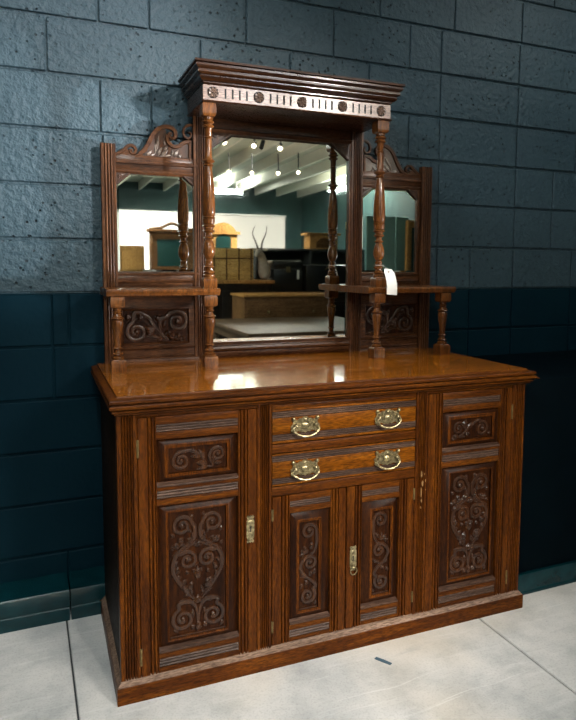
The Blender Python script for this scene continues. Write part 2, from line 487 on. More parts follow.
m = MB()
rc = random.Random(3)
for (x, z, a, b) in ((0.305, 0.60, .003, .016), (0.309, 0.566, .004, .012), (0.304, 0.535, .0025, .020), (0.321, 0.575, .003, .006), (0.323, 0.54, .002, .005), (0.306, 0.50, .003, .008), (0.317, 0.60, .002, .004), (0.304, 0.475, .002, .006)):
    n = 9
    m.exty([(x+a*math.cos(2*PI*i/n)*rc.uniform(.6, 1.1), z+b*math.sin(2*PI*i/n)*rc.uniform(.6, 1.1)) for i in range(n)], YF-0.0006, YF+0.004)
P(m, 'worn_chips', plain('bare_chipped_oak', (0.19, 0.095, 0.028), 0.7), label='pale chipped patches on the stile')

# ---- carving
class Carve:
    """relief carving in a rectangle; a runs 0..1 left to right, b 0..1 downwards"""
    def __init__(self, x0, x1, z0, z1, y, flip=False, h=0.006):
        self.x0, self.x1, self.z0, self.z1, self.y, self.flip, self.h = x0, x1, z0, z1, y, flip, h
        self.mb = MB()
    def pt(self, a, b):
        if self.flip: a = 1-a
        return Vector((self.x0+(self.x1-self.x0)*a, self.y, self.z1-(self.z1-self.z0)*b))
    def stem(self, pts, w, w1=None, flat=0.9, lift=0.0):
        q = crom([self.pt(a, b) for a, b in pts], 6)
        n = len(q); w1 = w if w1 is None else w1
        for p in q: p.y -= lift
        rad = [max(0.0006, (w+(w1-w)*i/(n-1))*min(1, 0.25+3*min(i, n-1-i)/n)) for i in range(n)]
        self.mb.tube(q, rad, 6, flat)
    def leaf(self, a0, b0, a1, b1, w, bend=0.2):
        p0, p1 = self.pt(a0, b0), self.pt(a1, b1)
        d = p1-p0; s = Vector((-d.z, 0, d.x))
        q = crom([p0, p0+d*0.5+s*bend*0.5, p1+s*bend], 5); n = len(q)
        w = w*1.45
        rad = [w*max(0.08, math.sin(PI*(i/(n-1))**0.75)) for i in range(n)]
        self.mb.tube(q, rad, 6, 0.62)
        self.mb.ball(q[int(n*0.55)]+Vector((0, -w*0.5, 0)), w*0.45, 1, 0.8, 1, 6)
    def scroll(self, stem, a, b, r, turns, a0, sgn, w, groove=True):
        """stem points, then a volute about (a,b) of radius r metres from angle a0"""
        if self.flip: a0 = PI-a0; sgn = -sgn
        c = self.pt(a, b)
        pts = [self.pt(*s) for s in stem]
        N = max(10, int(turns*15)); sp = []
        for i in range(N+1):
            t = i/N; rr = r*(1-t)**0.85+r*0.17*t
            an = a0+sgn*turns*2*PI*t
            sp.append(c+Vector((rr*math.cos(an), 0, rr*math.sin(an))))
        q = (crom(pts+[sp[0], sp[1]], 6)[:-6] if len(pts) > 1 else []) + sp
        n = len(q)
        rad = [1.55*w*min(1, 0.3+2.5*i/n)*(1-0.4*i/n) for i in range(n)]
        self.mb.tube(q, rad, 8, 0.80)
        self.mb.ball(c+Vector((0, -w*0.3, 0)), r*0.24, 1, 0.7, 1, 8)
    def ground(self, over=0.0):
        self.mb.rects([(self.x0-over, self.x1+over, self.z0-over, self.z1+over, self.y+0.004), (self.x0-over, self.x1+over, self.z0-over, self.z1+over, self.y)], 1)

def carve_big(x0, x1, z0, z1, y, parent):
    c = Carve(x0, x1, z0, z1, y); c.ground()
    W = x1-x0
    for fl in (False, True):
        c.flip = fl
        c.scroll([(0.06, 0.345), (0.26, 0.285), (0.43, 0.225), (0.455, 0.14)], 0.235, 0.115, W*0.185, 1.45, 0.1, 1, W*0.034)
        c.stem([(0.09, 0.355), (0.30, 0.30), (0.47, 0.255), (0.5, 0.27)], W*0.025, W*0.034)
        c.scroll([(0.46, 0.735), (0.28, 0.64), (0.09, 0.50), (0.07, 0.40), (0.15, 0.335)], 0.325, 0.395, W*0.165, 1.4, PI*0.72, -1, W*0.034)
        c.stem([(0.44, 0.70), (0.24, 0.595), (0.13, 0.50)], W*0.02, W*0.024)
        c.scroll([(0.49, 0.90), (0.47, 0.80), (0.40, 0.745), (0.30, 0.725), (0.16, 0.74)], 0.235, 0.865, W*0.20, 1.55, PI*0.62, 1, W*0.036)
        c.leaf(0.2, 0.28, 0.07, 0.245, W*0.045, 0.3); c.leaf(0.22, 0.285, 0.2, 0.225, W*0.04, -0.2)
        c.leaf(0.14, 0.50, 0.19, 0.44, W*0.04, 0.3); c.leaf(0.12, 0.47, 0.03, 0.43, W*0.03, 0.2)
        c.leaf(0.32, 0.645, 0.25, 0.57, W*0.045, 0.3); c.leaf(0.34, 0.645, 0.37, 0.565, W*0.045, -0.2)
        c.leaf(0.44, 0.26, 0.33, 0.215, W*0.05, 0.2); c.leaf(0.34, 0.75, 0.2, 0.715, W*0.03, -0.2)
        c.leaf(0.30, 0.13, 0.37, 0.19, W*0.035, 0.3); c.leaf(0.42, 0.92, 0.36, 0.965, W*0.04, 0.2)
        c.leaf(0.46, 0.50, 0.41, 0.475, W*0.03, 0.2)
        for q in ((0.10, 0.36, 0.18, 0.315), (0.30, 0.29, 0.36, 0.245), (0.43, 0.17, 0.37, 0.225), (0.08, 0.44, 0.17, 0.40), (0.22, 0.585, 0.33, 0.56), (0.13, 0.53, 0.22, 0.53),
                  (0.40, 0.68, 0.41, 0.61), (0.36, 0.66, 0.24, 0.67), (0.42, 0.76, 0.46, 0.70), (0.20, 0.73, 0.10, 0.765), (0.40, 0.80, 0.38, 0.87), (0.06, 0.93, 0.13, 0.975),
                  (0.10, 0.20, 0.05, 0.16), (0.16, 0.245, 0.28, 0.225), (0.42, 0.03, 0.36, 0.06), (0.04, 0.30, 0.10, 0.275), (0.46, 0.42, 0.42, 0.455), (0.28, 0.50, 0.36, 0.50)):
            c.leaf(*q, W*0.030, 0.25)
    c.flip = False
    c.leaf(0.5, 0.565, 0.5, 0.455, W*0.055, 0); c.leaf(0.5, 0.30, 0.5, 0.245, W*0.06, 0); c.leaf(0.5, 0.76, 0.5, 0.69, W*0.06, 0)
    c.leaf(0.5, 0.985, 0.5, 0.89, W*0.05, 0)
    c.mb.box(x0+0.001, x1-0.001, y-0.004, y+0.003, z0-0.001, z0+0.004, 0.0012)
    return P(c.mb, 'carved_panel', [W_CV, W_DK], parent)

def carve_tall(x0, x1, z0, z1, y, parent, flip):
    c = Carve(x0, x1, z0, z1, y, flip); c.ground()
    W = x1-x0
    c.scroll([(0.35, 0.43), (0.78, 0.36), (0.93, 0.25), (0.93, 0.14)], 0.53, 0.115, W*0.40, 1.4, 0.0, 1, W*0.085)
    c.scroll([(0.85, 0.70), (0.35, 0.62), (0.08, 0.53), (0.12, 0.47)], 0.58, 0.475, W*0.36, 1.4, PI*0.8, -1, W*0.085)
    c.scroll([(0.1, 0.62), (0.55, 0.66), (0.88, 0.74)], 0.46, 0.85, W*0.41, 1.5, PI*0.25, -1, W*0.09)
    for q in ((0.4, 0.36, 0.12, 0.32, .09), (0.45, 0.37, 0.35, 0.27, .09), (0.6, 0.33, 0.78, 0.25, .09), (0.3, 0.37, 0.02, 0.37, .07),
              (0.75, 0.62, 0.95, 0.56, .08), (0.55, 0.64, 0.75, 0.58, .07), (0.3, 0.62, 0.08, 0.58, .08), (0.5, 0.68, 0.25, 0.72, .08),
              (0.85, 0.98, 0.95, 0.92, .06), (0.75, 0.32, 0.98, 0.33, .07), (0.15, 0.70, 0.05, 0.76, .07)):
        c.leaf(*q[:4], W*q[4], 0.2)
    c.mb.box(x0+0.001, x1-0.001, y-0.004, y+0.003, z0-0.001, z0+0.004, 0.0012)
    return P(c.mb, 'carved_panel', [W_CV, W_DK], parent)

def carve_wide(x0, x1, z0, z1, y, parent, kind, name='carved_panel'):
    c = Carve(x0, x1, z0, z1, y); c.ground()
    H = z1-z0
    if kind == 0:      # upper panel of the left door
        c.scroll([(0.66, 0.80), (0.55, 0.42), (0.40, 0.17), (0.26, 0.17)], 0.215, 0.56, H*0.37, 1.5, PI*0.55, 1, H*0.062)
        c.scroll([(0.60, 0.86), (0.76, 0.88), (0.70, 0.48), (0.74, 0.22)], 0.845, 0.40, H*0.30, 1.45, PI*0.85, -1, H*0.058)
        for q in ((0.56, 0.42, 0.38, 0.33, .10), (0.62, 0.55, 0.56, 0.12, .09), (0.66, 0.78, 0.48, 0.62, .10), (0.68, 0.86, 0.46, 0.88, .10),
                  (0.78, 0.78, 0.93, 0.85, .08), (0.74, 0.66, 0.82, 0.62, .09), (0.35, 0.2, 0.45, 0.12, .06)):
            c.leaf(*q[:4], H*q[4], 0.2)
    elif kind == 1:    # upper panel of the right door
        c.scroll([(0.08, 0.95), (0.30, 0.74), (0.50, 0.34), (0.68, 0.12)], 0.765, 0.56, H*0.36, 1.5, PI*0.6, -1, H*0.066)
        c.scroll([(0.30, 0.85), (0.36, 0.62), (0.36, 0.36)], 0.19, 0.45, H*0.31, 1.4, 0.1, 1, H*0.06)
        for q in ((0.30, 0.40, 0.42, 0.10, .09), (0.36, 0.80, 0.48, 0.72, .09), (0.20, 0.86, 0.06, 0.72, .08), (0.40, 0.52, 0.62, 0.26, .08),
                  (0.22, 0.84, 0.36, 0.96, .08), (0.1, 0.92, 0.02, 0.98, .07), (0.94, 0.9, 0.98, 0.75, .06)):
            c.leaf(*q[:4], H*q[4], 0.2)
    else:              # panel under a shelf
        c.flip = kind == 3
        c.scroll([(0.70, 0.95), (0.50, 0.55), (0.36, 0.18), (0.18, 0.05)], 0.20, 0.66, H*0.33, 1.5, PI*0.62, 1, H*0.058)
        c.scroll([(0.62, 0.90), (0.56, 0.60), (0.58, 0.28)], 0.835, 0.36, H*0.36, 1.55, PI*0.88, -1, H*0.060)
        c.stem([(0.68, 0.97), (0.42, 0.80), (0.30, 0.86)], H*0.06, H*0.03)
        c.stem([(0.66, 0.93), (0.46, 0.60), (0.30, 0.30), (0.10, 0.22)], H*0.04, H*0.03)
        for q in ((0.50, 0.62, 0.30, 0.45, .09), (0.46, 0.78, 0.36, 0.55, .10), (0.62, 0.88, 0.50, 0.92, .07), (0.72, 0.95, 0.80, 0.74, .09),
                  (0.78, 0.96, 0.90, 0.80, .08), (0.85, 0.97, 0.98, 0.92, .07), (0.58, 0.34, 0.50, 0.10, .07), (0.68, 0.82, 0.70, 0.62, .08),
                  (0.10, 0.10, 0.02, 0.26, .07), (0.30, 0.12, 0.20, 0.26, .07), (0.62, 0.55, 0.68, 0.30, .05)):
            c.leaf(*q[:4], H*q[4], 0.2)
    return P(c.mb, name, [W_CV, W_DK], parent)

# ---- doors
def hinge(x, z, y=YF, h=0.055, parent=None):
    m = MB()
    m.box(x-0.004, x+0.004, y-0.0008, y+0.004, z-h/2, z+h/2, 0.0006)
    m.lathe([(0.0028, z-h/2), (0.0028, z+h/2)], x, y-0.0012, 8)
    P(m, 'hinge', BRASS_D, parent)

def lock_plate(x, z, h, w, ring, parent, y=YF):
    m = MB()
    # pierced plate with shaped ends
    out = []
    for s in (1, -1):
        pts = [(w*0.5, 0.30), (w*0.36, 0.36), (w*0.5, 0.44), (w*0.34, 0.5), (w*0.1, 0.46), (0, 0.5)]
        if s == 1: out += [(a, b*h) for a, b in pts] + [(-a, b*h) for a, b in reversed(pts[:-1])]
        else: out += [(-a, -b*h) for a, b in pts] + [(a, -b*h) for a, b in reversed(pts[:-1])]
    m.exty([(x+a, z+b) for a, b in out], y-0.0022, y+0.001)
    for zz in (0.41, -0.41): m.ball((x, y-0.0025, z+zz*h), 0.0022, 1, 0.6, 1, 8)
    for zz in (0.22, -0.2): m.ball((x, y-0.002, z+zz*h), w*0.3, 1, 0.25, 1.3, 8)
    m.lathe([(0.0001, z+0.004), (0.001, z+0.004)], x, y, 4)
    if ring:
        m.ball((x, y-0.006, z-h*0.33), 0.006, 1, 1, 1, 10)
        q = [(x+0.0125*math.sin(t)*1.0, y-0.008-0.002*math.cos(t), z-h*0.33-0.013+0.0145*math.cos(t)) for t in [2*PI*k/20 for k in range(20)]]
        m.tube(q+[q[0]], 0.0022, 6)
    o = P(m, 'lock_plate', BRASS, parent, 'brass lock plate with a drop ring' if ring else 'brass lock plate')
    k = MB()
    k.ball((x, y-0.0024, z+0.006), 0.0034, 1, 0.3, 1, 10); k.box(x-0.0014, x+0.0014, y-0.0030, y-0.001, z-0.010, z+0.005)
    o2 = k.build('tmp', BLACK); 
    # the keyhole stays in the plate's own mesh
    o.data.materials.append(BLACK)
    b = bmesh.new(); b.from_mesh(o.data); n = len(b.faces); b.from_mesh(o2.data); b.faces.ensure_lookup_table()
    for f in b.faces[n:]: f.material_index = 1
    b.to_mesh(o.data); b.free()
    me = o2.data; bpy.data.objects.remove(o2); bpy.data.meshes.remove(me)

def fielded(mb, x0, x1, z0, z1, carve, y=YF, mi_out=1, mi_b=0):
    """panel let into a door: sunk margin, bevel rising to a raised border, sunk carved field"""
    cx0, cx1, cz0, cz1, ix0, ix1, iz0, iz1 = carve
    mb.rects([(x0, x1, z0, z1, y), (x0+0.0015, x1-0.0015, z0+0.0015, z1-0.0015, y+0.010), (x0+0.004, x1-0.004, z0+0.004, z1-0.004, y+0.0115),
              (ix0, ix1, iz0, iz1, y-0.0008), (ix0+0.003, ix1-0.003, iz0+0.003, iz1-0.003, y-0.0020), (ix0+0.005, ix1-0.005, iz0+0.005, iz1-0.005, y+0.0005),
              (cx0-0.0015, cx1+0.0015, cz0-0.0015, cz1+0.0015, y+0.0005), (cx0, cx1, cz0, cz1, y+0.007)],
             mis=[0, mi_out, mi_out, mi_b, mi_b, mi_b, mi_out, mi_out])

def framed_door(x0, x1, z0, z1, px0, px1, cells, name, y=YF, reed_side=0):
    """door leaf: stiles and rails as a plate with holes filled by the cells"""
    m = MB()
    # stiles
    def stile(a, b, beads_at):
        if beads_at == 'r': reeded(m, a, b, z0, z1, 2, y, 0.008, 0.5, 0.08, y+0.02)
        elif beads_at == 'l': reeded(m, a, b, z0, z1, 2, y, 0.008, 0.08, 0.5, y+0.02)
        else: m.box(a, b, y, y+0.02, z0, z1, 0.0012)
    stile(x0, px0, 'r'); stile(px1, x1, 'l')
    zs = z1
    for c in cells:
        kind, ca, cb = c[0], c[1], c[2]          # ca upper z, cb lower z
        if zs-ca > 0.0005: m.box(px0, px1, y+0.001, y+0.02, ca, zs, 0.001, 2)
        if kind == 'reed': 
            hreeds(m, px0+0.001, px1-0.001, cb, ca, 3, y+0.0005, 3)
        elif kind == 'sill':
            m.extx([(y+0.012, cb), (y-0.001, cb), (y-0.004, cb+(ca-cb)*0.35), (y-0.003, ca-0.001), (y+0.012, ca+0.006)], px0+0.0005, px1-0.0005, 3)
        else:
            fielded(m, px0, px1, cb, ca, c[3], y+0.001)
        zs = cb
    m.box(px0, px1, y+0.001, y+0.02, z0, zs, 0.001, 2)
    return P(m, name, [W_V, W_DK, W_H, W_REED])

def side_door(sgn):
    def X(a, b): return (a, b) if sgn < 0 else (-b, -a)
    x0, x1 = X(-0.7075, -0.3285); px0, px1 = X(-0.652, -0.391)
    ux0, ux1 = X(-0.6145, -0.4300); ui0, ui1 = X(-0.627, -0.4165)
    lx0, lx1 = X(-0.6170, -0.4340); li0, li1 = X(-0.626, -0.424)
    cells = [('reed', 0.8695, 0.8445), ('panel', 0.8215, 0.6790, (ux0, ux1, 0.7120, 0.7900, ui0, ui1, 0.7000, 0.8050)),
             ('sill', 0.6790, 0.6710), ('reed', 0.6600, 0.6330), ('panel', 0.6120, 0.1420, (lx0, lx1, 0.1740, 0.5840, li0, li1, 0.1640, 0.5930)),
             ('sill', 0.1420, 0.1330), ('reed', 0.1140, 0.0850)]
    d = framed_door(x0, x1, 0.0680, 0.8940, px0, px1, cells, 'side_door')
    carve_wide(ux0, ux1, 0.7120, 0.7900, YF+0.007, d, 0 if sgn < 0 else 1)
    carve_big(lx0, lx1, 0.1740, 0.5840, YF+0.007, d)
    hx = x0-0.0005 if sgn < 0 else x1+0.0005
    hinge(hx, 0.80, parent=d); hinge(hx, 0.135, parent=d)
    if sgn < 0: lock_plate(-0.351, 0.495, 0.094, 0.026, False, d)
    return d
side_door(-1); side_door(1)

def centre_door(sgn):
    def X(a, b): return (a, b) if sgn < 0 else (-b, -a)
    x0, x1 = X(-0.2740, -0.0020); px0, px1 = X(-0.2120, -0.0610)
    cx0, cx1 = X(-0.1760, -0.1060); ix0, ix1 = X(-0.1870, -0.0940)
    cells = [('reed', 0.5680, 0.5470), ('panel', 0.5270, 0.1420, (cx0, cx1, 0.1780, 0.4880, ix0, ix1, 0.1660, 0.5000)),
             ('sill', 0.1420, 0.1330), ('reed', 0.1140, 0.0860)]
    d = framed_door(x0, x1, 0.0740, 0.5895, px0, px1, cells, 'centre_door')
    carve_tall(cx0, cx1, 0.1780, 0.4880, YF+0.007, d, sgn > 0)
    hx = x0 if sgn < 0 else x1
    hinge(hx, 0.53, parent=d, h=0.04); hinge(hx, 0.14, parent=d, h=0.04)
    if sgn > 0: lock_plate(0.0275, 0.330, 0.092, 0.026, True, d)
centre_door(-1); centre_door(1)

# ---- drawers
def handle(x, z, parent, y=YF):
    m = MB()
    half = [(0.0, 0.031), (0.007, 0.030), (0.012, 0.025), (0.019, 0.026), (0.025, 0.021), (0.033, 0.022), (0.038, 0.027), (0.044, 0.027),
            (0.046, 0.021), (0.041, 0.016), (0.043, 0.008), (0.050, 0.002), (0.048, -0.006), (0.042, -0.010), (0.044, -0.018), (0.038, -0.022),
            (0.032, -0.016), (0.024, -0.014), (0.014, -0.019), (0.006, -0.017), (0.0, -0.021)]
    k = 1.06
    pol = [(x+a*k, z+b*k) for a, b in half] + [(x-a*k, z+b*k) for a, b in reversed(half[1:-1])]
    m.exty(pol, y-0.003, y+0.001)
    for s in (-1, 1):
        m.ball((x+s*0.043, y-0.005, z+0.027), 0.0068, 1, 0.9, 1, 10)          # corner bosses
        m.ball((x+s*0.047, y-0.004, z-0.012), 0.006, 1, 0.8, 1, 10)
        m.ball((x+s*0.036, y-0.008, z+0.004), 0.0078, 1, 1.1, 1, 10)          # bail posts
        for p in ([(0.004, 0.020), (0.014, 0.024), (0.022, 0.016), (0.016, 0.010), (0.010, 0.014)], [(0.006, -0.012), (0.018, -0.010), (0.028, -0.004), (0.026, 0.008), (0.018, 0.006)],
                  [(0.024, 0.018), (0.032, 0.014), (0.036, 0.018)]):
            m.tube(crom([(x+s*a*k, y-0.0045, z+b*k) for a, b in p], 4), 0.0024, 6)
    m.ball((x, y-0.004, z+0.003), 0.016, 1, 0.30, 0.7, 12)
    m.ball((x, y-0.005, z+0.024), 0.007, 1.2, 0.6, 0.8, 8)
    q = crom([(x-0.040, y-0.012, z+0.004), (x-0.047, y-0.013, z-0.008), (x-0.034, y-0.017, z-0.022), (x-0.012, y-0.019, z-0.030), (x, y-0.019, z-0.031),
              (x+0.012, y-0.019, z-0.030), (x+0.034, y-0.017, z-0.022), (x+0.047, y-0.013, z-0.008), (x+0.040, y-0.012, z+0.004)], 5)
    m.tube(q, [0.0024+0.0014*math.sin(PI*i/(len(q)-1)) for i in range(len(q))], 8)
    P(m, 'handle', BRASS, parent, 'ornate brass drop handle')

def drawer(z0, z1, zr1, zr0, zh):
    m = MB()
    m.box(-0.2745, 0.2745, YF+0.0055, -0.58, z0+0.001, z1-0.001, 0.001, 1)
    m.box(-0.2745, 0.2745, YF+0.0005, -0.60, zr0[1]+0.0005, zr1[0]-0.0005, 0.0025, 0)          # face
    hreeds(m, -0.2745, 0.2745, zr1[0], zr1[1], 3, YF-0.001, 2, 0.005)
    hreeds(m, -0.2745, 0.2745, zr0[0], zr0[1], 3, YF-0.001, 2, 0.005)
    m.box(-0.2745, 0.2745, YF+0.001, -0.60, z0+0.001, zr0[0]-0.0005, 0.002, 0)
    m.box(-0.2745, 0.2745, YF+0.001, -0.60, zr1[1]+0.0005, z1-0.001, 0.002, 0)
    d = P(m, 'drawer', [W_BR, W_DK, W_REED])
    handle(-0.158, zh, d); handle(0.158, zh, d)
drawer(0.769, 0.8855, (0.856, 0.877), (0.779, 0.800), 0.8225)
drawer(0.6255, 0.735, (0.708, 0.728), (0.633, 0.652), 0.6745)

# ---- worktop
ZT = 0.966
m = MB()
prof = [(0.0080, ZT), (0.0100, ZT-0.0045), (0.0130, ZT-0.0050), (0.0290, ZT-0.0085), (0.0325, ZT-0.0115), (0.0325, ZT-0.0180), (0.0295, ZT-0.0200), (0.0225, ZT-0.0205), (0.0225, ZT-0.0235), (0.0310, ZT-0.0245),
        (0.0335, ZT-0.0280), (0.0330, ZT-0.0350), (0.0290, ZT-0.0380), (0.0200, ZT-0.0385), (0.0200, ZT-0.0410), (0.0260, ZT-0.0420), (0.0255, ZT-0.0470), (0.0150, ZT-0.0480), (0.0150, ZT-0.0505), (0.0190, ZT-0.0510), (0.0170, ZT-0.0550), (0.0060, ZT-0.0590), (0.0, ZT-0.0600)]
m.mould3(0.758, YF, YB, prof, mis=[1]*len(prof), captop=False, capbot=True)
m.face([m.V((-0.766, YB, ZT)), m.V((-0.766, YF-0.008, ZT)), m.V((0.766, YF-0.008, ZT)), m.V((0.766, YB, ZT))], 0)
# a length of edge moulding sprung loose at the right corner
m.tube([(0.74, YF-0.032, ZT-0.030), (0.79, YF-0.034, ZT-0.031), (0.806, YF-0.034, ZT-0.036)], [0.004, 0.004, 0.0012], 6, 0.8, 1)
bmesh.ops.remove_doubles(m.bm, verts=m.bm.verts[:], dist=1e-5)
P(m, 'worktop', [W_TOP, W_H], smooth=22)

# ---- mirror back: uprights, rails and boards
XS = -0.016
ZS0, ZS1 = 1.242, 1.270      # shelf
YC = 0.050
YK = -0.018                  # back of the superstructure
def fx(a): return a+XS

def frame_up(name, x0, x1, z0, z1, y, n=3):
    m = MB(); reeded(m, x0, x1, z0, z1, n, y, 0.006, 0.2, 0.2, YK)
    return P(m, name, W_SUP)
for s in (-1, 1):
    a, b = sorted((s*0.6745, s*0.7285))
    frame_up('side_post', fx(a), fx(b), ZT-0.0005, 1.810, -0.048)
    a, b = sorted((s*0.318, s*0.377))
    frame_up('inner_upright', fx(a), fx(b), ZT-0.0005, 1.958, -0.038, 4)

def octa(x0, x1, z0, z1, cw, ch, y, ins=0.0):
    x0, x1, z0, z1 = x0+ins, x1-ins, z0+ins, z1-ins
    k = ins*0.42
    return [(x0, y, z0), (x1, y, z0), (x1, y, z1-ch+k), (x1-cw+k, y, z1), (x0+cw-k, y, z1), (x0, y, z1-ch+k)]

def spandrel(x, z, cw, ch, s, parent, y):
    """carved triangular corner block; s = -1 left, 1 right"""
    m = MB()
    m.exty([(x, z), (x-s*cw, z), (x, z-ch)], y, y+0.012)
    e = 0.0035
    m.tube([(x-s*cw, y, z), (x, y, z-ch)], e, 6)
    for k in range(3):
        t = 0.25+0.25*k
        p0 = (x-s*0.008, y, z-0.008); p1 = (x-s*cw*(1-t)*0.8, y, z-ch*t*0.8)
        q = [Vector(p0).lerp(Vector(p1), i/6) for i in range(7)]
        m.tube(q, [0.0045*max(0.1, math.sin(PI*(i/6)**0.7)) for i in range(7)], 6, 0.8)
    m.ball((x-s*0.010, y, z-0.010), 0.006, 1, 0.7, 1, 8)
    P(m, 'corner_carving', W_CV, parent)

def glass(x0, x1, z0, z1, cw, ch, y, parent, bev=0.013):
    m = MB()
    m.loft([octa(x0, x1, z0, z1, cw, ch, y+0.0014), octa(x0, x1, z0, z1, cw, ch, y, bev)], 0, cap0=False)
    P(m, 'mirror_glass', MIRROR, parent, 'bevelled mirror glass with clipped upper corners', smooth=1)

# centre mirror
CG = (-0.300+0.0, 0.300, 1.040, 1.884)
m = MB()
gx0, gx1 = fx(-0.310), fx(0.310)
m.box(fx(-0.320), fx(0.320), -0.034, YK, ZT-0.0005, 1.004, 0.002, 0)
m.extx([(YK, 1.003), (-0.036, 1.003), (-0.042, 1.008), (-0.043, 1.013), (-0.038, 1.016), (-0.036, 1.024), (-0.040, 1.028), (-0.038, 1.034), (-0.030, 1.042), (YK, 1.042)], fx(-0.320), fx(0.320))
m.box(fx(-0.320), fx(0.320), -0.034, YK, 1.884, 1.958, 0.002, 0)
m.extx([(YK, 1.884), (-0.030, 1.884), (-0.037, 1.890), (-0.041, 1.898), (-0.036, 1.902), (YK, 1.904)], fx(-0.320), fx(0.320))
for s in (-1, 1):
    a, b = sorted((s*0.310, s*0.320)); m.box(fx(a), fx(b), -0.034, YK, 1.0, 1.95, 0.002, 1)
cf = P(m, 'mirror_frame', [W_SUPH, W_SUP])
glass(gx0-0.004, gx1+0.004, 1.036, 1.888, 0.090, 0.070, -0.0245, cf, 0.014)
spandrel(gx0, 1.886, 0.088, 0.068, -1, cf, -0.032); spandrel(gx1, 1.886, 0.088, 0.068, 1, cf, -0.032)

# side mirrors
for s in (-1, 1):
    a, b = sorted((s*(0.360 if s < 0 else 0.371), s*0.676)); X0, X1 = fx(a), fx(b)
    g0, g1 = sorted((s*(0.366 if s < 0 else 0.376), s*0.6600)); G0, G1 = fx(g0), fx(g1)
    if s < 0: G0 -= 0.012
    m = MB()
    m.box(X0, X1, -0.032, YK, 1.706, 1.776, 0.002, 0)
    m.extx([(-0.03, 1.736), (-0.037, 1.752), (-0.041, 1.743), (-0.041, 1.749), (-0.036, 1.752), (-0.036, 1.756), (-0.03, 1.758)], X0, X1, 0)
    m.extx([(YK, 1.704), (-0.029, 1.704), (-0.036, 1.711), (-0.036, 1.717), (-0.03, 1.720), (YK, 1.720)], X0, X1, 0)
    m.box(X0, X1, -0.032, YK, ZS1, 1.318, 0.002, 0)
    m.extx([(YK, 1.316), (-0.034, 1.316), (-0.038, 1.321), (-0.036, 1.327), (-0.028, 1.331), (YK, 1.331)], X0, X1, 0)
    m.extx([(-0.03, 1.286), (-0.035, 1.288), (-0.037, 1.293), (-0.033, 1.297), (-0.03, 1.297)], X0, X1, 0)
    m.box(X0, G0, -0.033, YK, 1.316, 1.709, 0.0015, 1)
    m.box(G1, X1, -0.033, YK, 1.316, 1.709, 0.0015, 1)
    sf = P(m, 'side_mirror_frame', [W_SUPH, W_SUP])
    glass(G0-0.003, G1+0.003, 1.327, 1.708, 0.052, 0.044, -0.0245, sf, 0.012)
    spandrel(G0, 1.706, 0.050, 0.042, -1, sf, -0.031); spandrel(G1, 1.706, 0.050, 0.042, 1, sf, -0.031)
    # framed carved board under the shelf
    m = MB()
    c0, c1 = sorted((s*0.405, s*0.656)); C0, C1 = fx(c0), fx(c1)
    m.rects([(X0, X1, ZT-0.0005, ZS0, YK), (X0, X1, ZT-0.0005, ZS0, -0.032), (C0-0.010, C1+0.010, 1.040, 1.190, -0.032), (C0-0.005, C1+0.005, 1.046, 1.184, -0.035), (C0, C1, 1.052, 1.178, -0.026)], 0)
    m.extx([(-0.031, ZT+0.000), (-0.040, ZT+0.000), (-0.040, ZT+0.018), (-0.036, ZT+0.024), (-0.037, ZT+0.028), (-0.033, ZT+0.034), (-0.031, ZT+0.034)], X0, X1)
    m.extx([(-0.031, 1.024), (-0.036, 1.026), (-0.038, 1.031), (-0.035, 1.036), (-0.031, 1.037)], X0, X1)
    bp_ = P(m, 'back_board', W_SUPH)
    carve_wide(C0, C1, 1.052, 1.178, -0.0265, bp_, 2 if s < 0 else 3)

